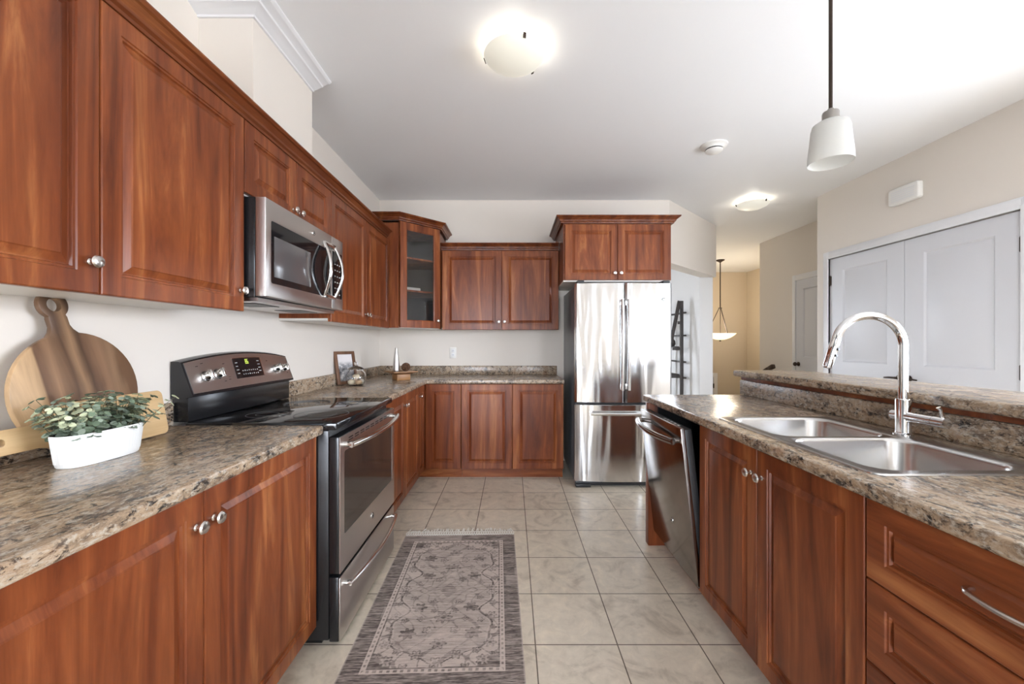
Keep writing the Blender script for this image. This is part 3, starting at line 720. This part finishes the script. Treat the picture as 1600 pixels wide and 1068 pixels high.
# ------------------------------------------------------------------ ceiling lights, pendants, detector, chime, outlet
for i, (x, y, rr, lab) in enumerate(((.012, 2.075, .155, 'round glass flush ceiling light nearest the camera, lit'), (2.56, 4.30, .160, 'round glass flush ceiling light over the passage, lit'))):
    r = thing('ceiling_light', lab, 'ceiling light', (x, y, CZ), (0, 0, .5), 'flush ceiling lights')
    MB().lathe([(0, 0), (.075, 0), (.075, -.018), (.068, -.022), (0, -.022)], (0,0,0), 'Z', 32).build('base_plate', M['trim'], r)
    MB().lathe([(rr, -.040), (rr-.004, -.045), (rr*.88, -.062), (rr*.6, -.082), (rr*.3, -.092), (0, -.095), (0, -.091), (rr*.3, -.088), (rr*.6, -.078), (rr*.88, -.058), (rr-.002, -.040)], (0,0,0), 'Z', 48).build('glass_shade', M['lampglass'], r, ang=60)
    for k in range(3):
        a = 2*PI*k/3+.35; c = Vector((math.cos(a), math.sin(a), 0))
        MB().bar(c*.06+Vector((0, 0, -.012)), c*(rr+.004)+Vector((0, 0, -.040)), .004, .012).bar(c*(rr+.004)+Vector((0, 0, -.034)), c*(rr-.004)+Vector((0, 0, -.056)), .004, .014, up=tuple(c)).build('clip', M['bronze'], r)
    point('ceiling_bulb', (x, y, CZ-.045), 1.4, (1, .94, .85), .04)
# mini pendant over the sink
PX, PY = 1.242, 1.575
r = thing('pendant_lamp', 'mini pendant with frosted glass shade on a long dark rod', 'pendant lamp', (PX, PY, 1.948))
hh = CZ-1.948
MB().lathe([(0, hh), (.06, hh), (.06, hh-.012), (.02, hh-.03), (0, hh-.03)], (0,0,0), 'Z', 28).build('canopy', M['bronze'], r)
MB().tube([(0, 0, .205), (0, 0, .4), (0, 0, hh-.02)], .0065, 12).build('rod', M['bronze'], r)
MB().lathe([(0, .211), (.010, .211), (.012, .203), (.026, .199), (.028, .193), (.028, .166), (0, .166)], (0,0,0), 'Z', 28).build('socket_cap', plain('brushed_nickel_cap', (.30, .28, .26, 1), .35, 1), r)
sh = [(.025, .165), (.044, .160), (.059, .150), (.064, .132), (.068, .085), (.0735, .034), (.075, 0)]
MB().lathe(sh+[(.0725, .001), (.071, .034), (.0655, .085), (.0615, .131), (.057, .1475), (.043, .157), (.025, .162)], (0,0,0), 'Z', 40).build('glass_shade', M['shade'], r, ang=50)
# foyer bowl pendant
r = thing('bowl_pendant', 'bronze bowl pendant hanging lit in the foyer', 'pendant lamp', (3.81, 7.39, 1.30))
hh = CZ-1.30
MB().lathe([(0, hh), (.075, hh), (.07, hh-.015), (.03, hh-.035), (.012, hh-.05), (0, hh-.05)], (0,0,0), 'Z', 24).build('canopy', M['bronze'], r)
mb = MB(); mb.tube([(0, 0, .58), (0, 0, hh-.04)], .009, 10); mb.lathe([(.026+.007*math.cos(k), .58+.007*math.sin(k)) for k in [i*PI/5 for i in range(11)]], (0,0,0), 'Z', 20)
mb.build('stem', M['bronze'], r)
mb = MB()
for k in range(3):
    a = 2*PI*k/3+.6; MB().tube([(.02*math.cos(a), .02*math.sin(a), .58), (.22*math.cos(a), .22*math.sin(a), .115)], .006, 8).build('support_rod', M['bronze'], r)
mb.tube([(0, 0, .02), (0, 0, .57)], .006, 8); mb.lathe([(0, -.03), (.02, -.022), (.014, -.006), (0, -.004)], (0,0,0), 'Z', 16)
mb.build('finial_rod', M['bronze'], r)
MB().lathe([(0, 0), (.08, .006), (.16, .035), (.22, .075), (.265, .118), (.261, .119), (.217, .08), (.158, .04), (.08, .011), (0, .005)], (0,0,0), 'Z', 40).build('glass_bowl', M['bowlglass'], r, ang=60)
point('foyer_bulb', (3.81, 7.39, 1.30+.20), 18, (1, .88, .72), .17)
# ceiling detector
r = thing('smoke_detector', 'round white detector on the ceiling near the pendant', 'detector', (1.55, 3.10, CZ))
MB().lathe([(0, 0), (.098, 0), (.096, -.008), (.07, -.016), (.066, -.020), (.066, -.030), (0, -.030)], (0,0,0), 'Z', 40).build('housing', M['plastic'], r)
MB().lathe([(0, -.0305), (.060, -.0305), (.060, -.037), (0, -.037)], (0,0,0), 'Z', 36).build('sensor_slot', M['blackm'], r)
MB().lathe([(0, -.0375), (.062, -.0375), (.062, -.044), (.05, -.052), (0, -.055)], (0,0,0), 'Z', 36).build('cover', M['plastic'], r)
# chime
r = thing('door_chime', 'white rounded chime box on the wall above the closet doors', 'chime', (XR-.0005, 3.36, 2.37), (0, 0, L90))
mb = MB(); out = rrect(0, .25, 0, .135, .02); mb.prism([(a, b) for a, b in out], -.045, 0, 'XZ', .010, (), 3); mb.build('cover', M['plastic'], r)
mb = MB()
for i in range(5): mb.box(.03, .22, -.0465, -.0455, .03+i*.017, .036+i*.017)
mb.build('grooves', M['trim'], r)
r = thing('wall_outlet', 'white outlet plate on the back wall above the worktop', 'outlet', (-.622, YB-.0005, 1.085))
MB().box(-.035, .035, -.006, 0, 0, .115, .003).build('cover_plate', M['plastic'], r)
for z in (.020, .063): MB().box(-.016, .016, -.0085, -.0065, z, z+.032, .002).build('receptacle', M['trim'], r)
mb = MB()
for z in (.034, .077):
    for x in (-.006, .006): mb.box(x-.001, x+.001, -.0090, -.0086, z-.002, z+.008)
mb.build('slots', M['markd'], r)

# ------------------------------------------------------------------ ladder shelf and stair rail past the fridge
r = thing('ladder_shelf', 'dark A-frame ladder shelf against the white wall past the fridge', 'shelf', (2.36, 5.62, 0))
for y in (0, .46):
    MB().bar((.0, y, 0), (.0, y, 1.83), .045, .022, up=(1, 0, 0), b=.002).build('upright', M['espresso'], r)
    MB().bar((-.40, y, 0), (-.03, y, 1.83), .045, .020, up=(1, 0, 0), b=.002).build('front_leg', M['espresso'], r)
    for z in (.40, .78, 1.166, 1.525): MB().bar((-.36+.2*z, y, z), (.0, y, z), .040, .018, b=.002).build('cross_rail', M['espresso'], r)
for z in (.40, .76, .98, 1.35, 1.666): MB().bar((.042, -.02, z), (.042, .48, z), .022, .036, b=.002).build('rung', M['espresso'], r)
for z in (.419, .799, 1.185): MB().box(-.33+.2*z, -.025, .012, .448, z, z+.014, .002).build('shelf_board', M['espresso'], r)
tag(MB().lathe([(0, 0), (.04, 0), (.055, .03), (.05, .075), (.03, .10), (.034, .115), (.030, .113), (.026, .10), (0, .09)], (0,0,0), 'Z', 24).build('vase', M['espresso'], None, (2.36-.10, 5.72, 1.1995)), 'small dark vase on the ladder shelf', 'vase')
o = thing('stair_handrail', 'dark wooden stair handrail end showing over the bar top', 'handrail', (3.66, 5.5, .0))
MB().bar((-.02, .22, .88), (.0, .645, .69), .06, .055, b=.012).bar((-.02, .22, .88), (-.02, .12, .925), .06, .055, b=.012).build('rail', plain('walnut_rail', (.045, .022, .012, 1), .35), o)
for y in (.30, .60): MB().tube([(-.01, y, .83-.43*(y-.22)), (.03, y, .80-.43*(y-.22)), (.119, y, .80-.43*(y-.22))], .008, 8).build('bracket', M['bronze'], o)

# ------------------------------------------------------------------ rug (woven colours computed per vertex)
RW, RL = .700, 1.165
nx, ny = 234, 390
u = np.linspace(-1, 1, nx); v = np.linspace(0, RL, ny); U, V = np.meshgrid(u*RW/2, v)      # metres; V = 0 at far edge
rng = np.random.RandomState(4)
def streak(sx, sy, seed):
    g = np.random.RandomState(seed).rand(ny//sy+2, nx//sx+2)
    yy = np.arange(ny)/sy; xx = np.arange(nx)/sx; y0 = yy.astype(int); x0 = xx.astype(int); fx = xx-x0
    return g[np.ix_(y0, x0)]*(1-fx)+g[np.ix_(y0, x0+1)]*fx
th = .5*streak(9, 1, 1)+.3*streak(22, 2, 2)+.2*streak(3, 1, 3)
pale = np.array([.62, .525, .465]); dk = np.array([.11, .090, .082])
D = np.zeros((ny, nx))                                              # ink density
aU = np.abs(U); e = np.minimum(RW/2-aU, np.minimum(V, RL-V))
bw = .070
D = np.where(e < bw, .78, D); D = np.where(e < .006, .35, D)
D = np.where((e > bw) & (e < bw+.028), .04, D)
D = np.where((np.abs(e-bw-.001) < .0022) | (np.abs(e-bw-.028) < .0022), .85, D)
per = np.where(RW/2-aU < np.minimum(V, RL-V), V, U); ch = np.mod(per, .026)/.026
D = np.where((np.abs(e-bw-.0145) < .0055) & (ch > .25) & (ch < .75), .62, D)
iu, iv = RW/2-bw-.028, RL/2-bw-.028; vc = V-RL/2; av = np.abs(vc)
field = e > bw+.030
D = np.where(field, .15, D)
# scalloped inner cartouche
wv = iu*(.80+.10*np.cos(vc*2*PI/.30)-.06*np.cos(vc*2*PI/.15)); tip = np.clip((iv-.012-av)/.20, 0, 1); wv = wv*np.sqrt(np.clip(tip*(2-tip), 0, 1))*(.35+.65*np.clip((iv-av)/.10, 0, 1))
ins = field & (aU < wv)
D = np.where(ins, .33, D); D = np.where(field & (np.abs(aU-wv) < .0042) & (wv > .01), .95, D); D = np.where(field & (np.abs(aU-wv+.010) < .0020) & (wv > .03), .12, D)
# dark corner blocks at the ends
D = np.where(field & (av > iv-.055) & (aU > iu-.085), .80, D)
# central medallion
md = aU/.13+av/.20; D = np.where(ins & (np.abs(md-1-.10*np.cos(np.arctan2(vc, U)*8)) < .035), .62, D); D = np.where(ins & (md < .32), .55, D)
D = np.where(ins & (np.abs(md-.62) < .05), .48, D)
def flower(D, cx, cy, R, n, dens, fill):
    for sx in ((1, -1) if cx > .001 else (1,)):
        for sy in ((1, -1) if cy > .001 else (1,)):
            dx, dy = U-sx*cx, vc-sy*cy; rr = np.hypot(dx, dy*1.1); a = np.arctan2(dy, dx)
            rad = R*(.78+.22*np.cos(n*a))
            D = np.where(field & (rr < rad), fill, D); D = np.where(field & (np.abs(rr-rad) < .0032), dens, D); D = np.where(field & (rr < R*.28), dens, D)
    return D
for cx, cy, R, n, de, fi in ((0, .20, .040, 8, .9, .55), (0, .36, .034, 6, .85, .5), (.12, .13, .034, 6, .95, .75), (.14, .30, .036, 7, .95, .72), (.06, .28, .022, 5, .8, .3), (.08, .42, .026, 6, .8, .35), (.0, .46, .030, 6, .7, .25),
                             (.215, .02, .024, 6, .75, .25), (.225, .10, .018, 5, .8, .5), (.215, .19, .026, 7, .7, .22), (.225, .27, .016, 5, .8, .55), (.215, .36, .026, 6, .7, .3), (.19, .45, .030, 7, .75, .3), (.12, .49, .028, 6, .75, .35), (.235, .42, .016, 5, .8, .5), (.16, .40, .018, 5, .8, .45),
                             (.06, .09, .018, 5, .8, .35), (.05, .155, .014, 5, .8, .5), (.17, .22, .016, 5, .8, .4), (.10, .21, .016, 4, .8, .4), (.16, .06, .016, 5, .75, .35)):
    D = flower(D, cx, cy, R, n, de, fi)
vine = np.abs(np.sin(U*34+2.2*np.sin(vc*17))*np.cos(vc*30+1.6*np.sin(U*20))); D = np.where(field & (vine < .085) & (D < .45), .6, D)
D = D*(.22+1.45*th)*(1-.35*(streak(60, 26, 8) > .86)); D = np.clip(D+.30*(th-.45), 0, 1)
C = pale+(dk-pale)*D[..., None]
C = C*(.94+.12*rng.rand(ny, nx, 1))
verts = np.stack([U, -V, np.full_like(U, .006)+.0006*(th-.5)], -1).reshape(-1, 3)
idx = np.arange(nx*ny).reshape(ny, nx); quads = np.stack([idx[1:, :-1], idx[1:, 1:], idx[:-1, 1:], idx[:-1, :-1]], -1).reshape(-1, 4)
me = bpy.data.meshes.new('pile'); me.from_pydata(verts.tolist(), [], quads.tolist())
ca = me.color_attributes.new('weave', 'FLOAT_COLOR', 'POINT'); ca.data.foreach_set('color', np.concatenate([C.reshape(-1, 3), np.ones((nx*ny, 1))], 1).astype('f').ravel())
t = NT('rug_weave'); at = t.new('ShaderNodeAttribute', attribute_name='weave'); t.L(at.outputs['Color'], t.b.inputs['Base Color']); t.bsdf(Roughness=.95); t.b.inputs['Specular IOR Level'].default_value = .1
me.materials.append(t.m)
r = thing('rug', 'beige and grey patterned runner rug on the tiles in front of the range', 'rug', (-.334, 2.616, 0), (0, 0, math.radians(1.8)))
link('pile', me, r)
MB().box(-RW/2, RW/2, -RL, 0, .0005, .0052).build('backing', plain('rug_backing', (.30, .25, .22, 1), .95), r)
rnd = random.Random(5); fm = plain('cream_fringe', (.90, .88, .82, 1), .9)
for end, sg in ((0, 1), (-RL, -1)):
    mb = MB()
    for i in range(46):
        x = -RW/2+.008+(RW-.016)*i/45
        a = rnd.uniform(-.012, .012); l = rnd.uniform(.07, .105)
        mb.tube([(x, end, .004), (x+.008, end+sg*.024, .008), (x+.004, end+sg*.046, .007)], .003, 5); mb.tube([(x, end, .004), (x-.008, end+sg*.024, .008), (x-.004, end+sg*.046, .007)], .003, 5)
        for k in range(3): mb.tube([(x, end+sg*.046, .007), (x+a+rnd.uniform(-.006, .006), end+sg*l, .003)], .0022, 5)
    mb.build('fringe', fm, r)

# ------------------------------------------------------------------ cutting boards
t = NT('acacia_wood'); v = t.coords((1, 1, 1)); sep = t.new('ShaderNodeSeparateXYZ'); t.L(v, sep.inputs[0])
wv = t.noise(t.coords((1, 1, .12)), 18, 5, .6, .6); big = t.noise(t.coords((1, 1, .35)), 5, 3, .5, .8)
ad = t.new('ShaderNodeMath', operation='MULTIPLY_ADD', i_1=.10, i_2=-.05); t.L(big, ad.inputs[0]); ad2 = t.new('ShaderNodeMath', operation='ADD'); t.L(sep.outputs[0], ad2.inputs[0]); t.L(ad.outputs[0], ad2.inputs[1])
mr = t.new('ShaderNodeMapRange'); mr.inputs[1].default_value = -.19; mr.inputs[2].default_value = .19; t.L(ad2.outputs[0], mr.inputs[0])
c = t.ramp(mr.outputs[0], [(0, (.52, .35, .19, 1)), (.24, (.46, .30, .16, 1)), (.255, (.14, .07, .035, 1)), (.34, (.27, .155, .085, 1)), (.46, (.10, .052, .028, 1)), (.53, (.30, .18, .10, 1)), (.60, (.085, .045, .026, 1)), (.66, (.19, .105, .06, 1)), (.80, (.27, .165, .095, 1)), (.86, (.15, .08, .042, 1)), (1, (.11, .058, .032, 1))])
c = t.mix(.75, c, t.ramp(wv, [(.3, (.55, .5, .45, 1)), (.7, (1.25, 1.22, 1.2, 1))]), 'MULTIPLY'); t.L(c, t.b.inputs['Base Color']); t.bsdf(Roughness=.45)
RB = .183
def round_board():
    nk, rk = .026, .040; hc = .268                                   # neck half width, ring radius, ring centre height above disc centre
    out = []; a0 = math.asin((nk+.018)/RB)
    for i in range(49):
        a = PI/2+a0+(2*PI-2*a0)*i/48; out.append((RB*math.cos(a), RB*math.sin(a)))
    out += [(nk+.006, RB+.008), (nk, RB+.022), (nk, hc-rk*.98)]
    b0 = math.asin(min(.99, nk/rk)); 
    for i in range(25):
        a = -PI/2+b0*.9+(2*PI-2*b0*.9)*i/24; out.append((rk*math.cos(a), hc+rk*math.sin(a)))
    out += [(-nk, hc-rk*.98), (-nk, RB+.022), (-nk-.006, RB+.008)]
    hole = [(.020*math.cos(2*PI*i/24), hc+.020*math.sin(2*PI*i/24)) for i in range(24)]
    return MB().prism(out, -.008, .008, 'XZ', .003, [hole], 2)
bx = XL+.021
# local x runs along +Y, local -y faces the kitchen; lean back a little and turn the handle toward the camera
from mathutils import Euler
o = round_board().build('cutting_board', t.m, ang=40)
lean = math.radians(7.5)
o.rotation_euler = (Matrix.Rotation(R90, 3, 'Z') @ Matrix.Rotation(-lean, 3, 'X') @ Matrix.Rotation(math.radians(-10.5), 3, 'Y')).to_euler()
o.location = (-1.332, 1.250, CT1+.0035+RB*math.cos(lean)+.001)
tag(o, 'round striped acacia cutting board with a ring handle, leaning on the wall', 'cutting board')
t = NT('pale_bamboo'); v = t.coords((.08, 1, 1)); n = t.noise(v, 26, 5, .6, .4)
c = t.ramp(n, [(.3, (.47, .30, .14, 1)), (.55, (.60, .41, .21, 1)), (.75, (.68, .49, .27, 1))]); t.L(c, t.b.inputs['Base Color']); t.bsdf(Roughness=.45)
Lb, Hb = .352, .160
out = rrect(0, Lb, 0, Hb, .02, 5)
hd = [(0, .105), (-.03, .104), (-.05, .112), (-.15, .112), (-.168, .100), (-.172, .075), (-.165, .055), (-.15, .047), (-.05, .047), (-.025, .040), (0, .030)]
top = [p for p in out if not (p[0] < .019)]
full = [(.02, 0), (Lb-.02, 0)]+arc((Lb-.02, .02), .02, -PI/2, 0, 5, lambda a, b: (a, b))+arc((Lb-.02, Hb-.02), .02, 0, PI/2, 5, lambda a, b: (a, b))+[(.03, Hb)]+arc((.03, Hb-.03), .03, PI/2, PI, 5, lambda a, b: (a, b))+hd+[(.004, .012)]
clean = []
for p in full:
    if not clean or (abs(p[0]-clean[-1][0])+abs(p[1]-clean[-1][1])) > 1e-4: clean.append(p)
hole = [(-.135+.010*math.cos(2*PI*i/16), .080+.010*math.sin(2*PI*i/16)) for i in range(16)]
o = MB().prism(clean, -.007, .007, 'XZ', .0025, [hole], 2).build('cutting_board', t.m, ang=40)
lean = math.radians(11)
o.rotation_euler = (Matrix.Rotation(R90, 3, 'Z') @ Matrix.Rotation(-lean, 3, 'X')).to_euler(); o.location = (-1.281, 1.155, CT1+.002)
tag(o, 'pale rectangular paddle board standing behind the planter', 'cutting board')

# ------------------------------------------------------------------ leafy planter
r = thing('planter', 'white ribbed oval planter of small grey-green leaves on the worktop', 'planter', (-1.192, 1.172, CT1+.0005), (0, 0, math.radians(88)))
def stad(a, b, n): return [( (a-b)*(1 if math.cos(k) > 0 else -1)*min(1, abs(math.cos(k))*1.0)+b*math.cos(k), b*math.sin(k)) for k in [2*PI*i/n for i in range(n)]]
def superell(a, b, n, p=2.7):
    o = []
    for i in range(n):
        k = 2*PI*i/n; c, s_ = math.cos(k), math.sin(k); o.append((a*math.copysign(abs(c)**(2/p), c), b*math.copysign(abs(s_)**(2/p), s_)))
    return o
n = 240; mb = MB(); prev = None; first = None
for sc, z, rib in ((.86, 0, 0), (.885, .003, 0), (.90, .010, 0), (.915, .012, 1), (.995, .078, 1), (1.0, .082, 0), (1.0, .088, 0), (.985, .0885, 0), (.965, .086, 0), (.90, .03, 0)):
    P_ = superell(.116*sc, .048*sc, n)
    cur = [mb.bm.verts.new((x*(1-.010*rib*(i % 4 < 1)), y*(1-.022*rib*(i % 4 < 1)), z)) for i, (x, y) in enumerate(P_)]
    if prev:
        for i in range(n): mb.bm.faces.new((prev[i], prev[(i+1) % n], cur[(i+1) % n], cur[i]))
    else: first = cur
    prev = cur
mb.bm.faces.new(prev); mb.bm.faces.new(first)
mb.build('pot', M['ceramic'], r, ang=25)
MB().prism(superell(.105, .042, 40), .05, .074, 'XY').build('soil', plain('soil', (.06, .045, .03, 1), .9), r)
rnd = random.Random(11); lf = MB(); st = MB(); cols = []
def leaf(c, nrm, rad, col, d):
    nrm = nrm.normalized(); a = (d-nrm*d.dot(nrm)); a = a.normalized() if a.length > 1e-4 else nrm.orthogonal().normalized(); b = nrm.cross(a)
    cen = lf.bm.verts.new(c+a*rad*.9-nrm*rad*.15); ring = []
    for i in range(9):
        k = 2*PI*i/9; ring.append(lf.bm.verts.new(c+a*rad*(.9+.98*math.cos(k))+b*rad*.86*math.sin(k)+nrm*rad*.10*abs(math.sin(k))))
    for i in range(9):
        f = lf.bm.faces.new((cen, ring[i], ring[(i+1) % 9])); cols.append(col)
for sidx in range(92):
    edge = sidx >= 74
    bx_, by_ = rnd.uniform(-.098, .098), rnd.uniform(-.034, .034)
    ln = rnd.uniform(.065, .135) if not edge else rnd.uniform(.04, .09)
    ox, oy = bx_/.105*.55+rnd.uniform(-.3, .3), by_/.034*.35+rnd.uniform(-.3, .3)
    if edge: oy -= .5
    d0 = Vector((ox, oy, 1.15)).normalized(); base = Vector((bx_, by_, .072)); pts = []
    for k in range(7):
        tt = k/6; pts.append(base+d0*ln*tt+Vector((ox, oy, -.4))*ln*.22*tt*tt)
    st.tube(pts, [.0014-.0008*k/6 for k in range(7)], 5)
    pale_ = rnd.random() < .33
    for k in range(1, 7):
        dirn = (pts[k]-pts[k-1]).normalized()
        for q_ in range(3 if k < 6 else 4):
            a = rnd.uniform(0, 2*PI); side = Vector((math.cos(a), math.sin(a), 0)); side = (side-dirn*side.dot(dirn)).normalized()
            up_ = (dirn*.85+side*.25+Vector((rnd.uniform(-.3, .3), rnd.uniform(-.3, .3), .3)))
            rad = rnd.uniform(.0075, .0125)*(1.05-.05*k)
            f_ = rnd.uniform(.75, 1.2)
            top = pale_ and k > 2
            col = (.52*f_, .55*f_, .36*f_) if top else ((.15*f_, .20*f_, .13*f_) if rnd.random() < .6 else (.24*f_, .29*f_, .22*f_))
            leaf(pts[k]+side*.002, up_, rad, col, side)
# one longer trailing sprig toward the range
pts = [Vector((.10+.012*k, -.010-.001*k, .085+.006*k-.0006*k*k)) for k in range(8)]; st.tube(pts, .0011, 5)
for k in range(1, 8):
    for sgn in (1, -1): leaf(pts[k], Vector((.2, -.3, .8)), .0055, (.13, .17, .11), Vector((.5, .2*sgn, .7*sgn)))
st.build('stems', plain('plant_stem', (.10, .10, .05, 1), .7), r)
me = lf.mesh('foliage', None, recalc=False)
ca = me.color_attributes.new('leaf', 'FLOAT_COLOR', 'CORNER'); arr = np.repeat(np.array([(*c_, 1) for c_ in cols], 'f'), 3, 0); ca.data.foreach_set('color', arr.ravel())
t = NT('leaf_green'); at = t.new('ShaderNodeAttribute', attribute_name='leaf'); t.L(at.outputs['Color'], t.b.inputs['Base Color']); t.bsdf(Roughness=.55); me.materials.append(t.m)
link('foliage', me, r)

# ------------------------------------------------------------------ back corner: framed picture, jar of shells, tray, bottle, pinecone
r = thing('picture_frame', 'small wooden picture frame leaning behind the glass jar', 'picture frame', (-1.315, 3.235, CT1+.004), (0, 0, 0))
r.rotation_euler = (Matrix.Rotation(math.radians(58), 3, 'Z') @ Matrix.Rotation(math.radians(-12), 3, 'X')).to_euler()
fw, fh = .185, .265
MB().prism([(-fw/2, 0), (fw/2, 0), (fw/2, fh), (-fw/2, fh)], -.018, 0, 'XZ', .003, [[(-fw/2+.024, .024), (fw/2-.024, .024), (fw/2-.024, fh-.024), (-fw/2+.024, fh-.024)]]).build('frame', wood('walnut_frame', 'Z', 1, .4, [(.3, (.10, .048, .025, 1)), (.6, (.20, .10, .055, 1)), (.8, (.25, .13, .07, 1)), (.9, (.26, .14, .08, 1))]), r)
t = NT('grey_photo_print'); v = t.coords(); sep = t.new('ShaderNodeSeparateXYZ'); t.L(v, sep.inputs[0])
c = t.ramp(t.noise(v, 22, 4, .6), [(.40, (.10, .10, .11, 1)), (.55, (.36, .36, .37, 1)), (.62, (.66, .63, .62, 1))])
mk = t.ramp(sep.outputs[2], [(.0, (1, 1, 1, 1)), (.150, (1, 1, 1, 1)), (.185, (0, 0, 0, 1))]); c = t.mix(mk, (.72, .68, .67, 1), c); t.L(c, t.b.inputs['Base Color']); t.bsdf(Roughness=.25)
MB().box(-fw/2+.022, fw/2-.022, -.008, -.004, .022, fh-.022).build('print', t.m, r)
r = thing('glass_jar', 'lidded glass jar of pale shells in front of the picture frame', 'jar', (-1.225, 3.185, CT1+.0005))
MB().lathe([(0, 0), (.045, 0), (.060, .008), (.075, .035), (.078, .060), (.070, .095), (.056, .112), (.054, .125), (.0505, .125), (.053, .111), (.067, .094), (.0745, .060), (.0715, .036), (.057, .011), (.043, .005), (0, .005)], (0,0,0), 'Z', 40).build('jar_body', M['glass'], r)
MB().lathe([(.058, .1255), (.058, .131), (.045, .142), (.018, .150), (.010, .157), (.016, .168), (.017, .178), (.009, .186), (0, .187), (0, .140), (.040, .130), (.050, .1255)], (0,0,0), 'Z', 36).build('lid', M['glass'], r)
shells = [(-.030, -.022, .030, .0255, (.80, .70, .52)), (.032, -.026, .028, .0235, (.62, .42, .25)), (-.022, .030, .030, .022, (.74, .55, .38)), (.030, .030, .029, .0235, (.80, .74, .62)), (.0, .0, .071, .0255, (.78, .66, .46))]
for i, (x, y, z, q_, c_) in enumerate(shells):
    mb = MB(); bmesh.ops.create_uvsphere(mb.bm, u_segments=28, v_segments=14, radius=q_)
    for vv in mb.bm.verts:
        a = math.atan2(vv.co.y, vv.co.x); k = 1+.07*math.cos(a*11); vv.co.x *= k; vv.co.y *= k; vv.co.z *= .72
    o = mb.build('seashell', plain('shell_%d' % i, (*c_, 1), .5), None, (-1.225+x, 3.185+y, CT1+z), (rnd.uniform(-.5, .5), rnd.uniform(-.5, .5), rnd.uniform(0, 6)), ang=80)
    tag(o, ['large cream shell at the front of the glass jar', 'brownish shell on the fridge side inside the glass jar', 'peach shell on the range side inside the glass jar', 'cream shell at the back inside the glass jar', 'yellowish shell topmost in the glass jar'][i], 'shell', 'shells in the glass jar')
tx, ty = -1.0, 3.66
r = thing('pedestal_tray', 'square wooden pedestal tray in the worktop corner', 'tray', (tx, ty, CT1+.0005), (0, 0, math.radians(38)))
tw = plain('honey_wood', (.34, .16, .055, 1), .4)
MB().box(-.062, .062, -.062, .062, 0, .052, .003).build('pedestal', tw, r)
mb = MB(); prev = None
for hw, z in ((.062, .0525), (.112, .072), (.112, .079), (.075, .0625)):
    cur = [mb.bm.verts.new((a*hw, b*hw, z)) for a, b in ((-1, -1), (1, -1), (1, 1), (-1, 1))]
    if prev:
        for i in range(4): mb.bm.faces.new((prev[i], prev[(i+1) % 4], cur[(i+1) % 4], cur[i]))
    else: mb.bm.faces.new(cur)
    prev = cur
mb.bm.faces.new(prev); mb.build('plate', tw, r)
tag(MB().lathe([(0, 0), (.026, 0), (.0285, .004), (.029, .03), (.029, .075), (.0255, .12), (.018, .17), (.013, .205), (.0115, .222), (.010, .226), (0, .2265)], (0,0,0), 'Z', 36).build('metal_bottle', M['steelr'], None, (tx-.035, ty-.03, CT1+.064)), 'slim tapered steel bottle standing on the wooden tray', 'bottle')
mb = MB(); R0 = .040
for i in range(90):
    z = 1-2*(i+.5)/90; a = i*2.39996; rr = math.sqrt(1-z*z); p = Vector((rr*math.cos(a)*.85, rr*math.sin(a)*.85, z*1.1))*R0
    t_ = MB(); t_.lathe([(0, -.004), (.007, -.002), (.0085, .002), (.004, .005), (0, .0055)], (0,0,0), 'Z', 7, 1, .7); qn = p.normalized().to_track_quat('Z', 'Y'); t_.bm.transform(Matrix.Translation(p) @ qn.to_matrix().to_4x4() @ Matrix.Rotation(.6, 4, 'X')); mb.join(t_)
bmesh.ops.create_icosphere(mb.bm, subdivisions=2, radius=R0*.85)
t = NT('pinecone_brown'); t.L(t.ramp(t.noise(t.coords(), 60, 3), [(.35, (.06, .025, .012, 1)), (.6, (.16, .07, .03, 1)), (.75, (.34, .18, .08, 1))]), t.b.inputs['Base Color']); t.bsdf(Roughness=.6)
tag(mb.build('pinecone', t.m, None, (tx+.034, ty+.030, CT1+.0625+.052), (1.3, .3, .6), ang=60), 'brown pinecone lying on the wooden tray beside the bottle', 'pinecone')
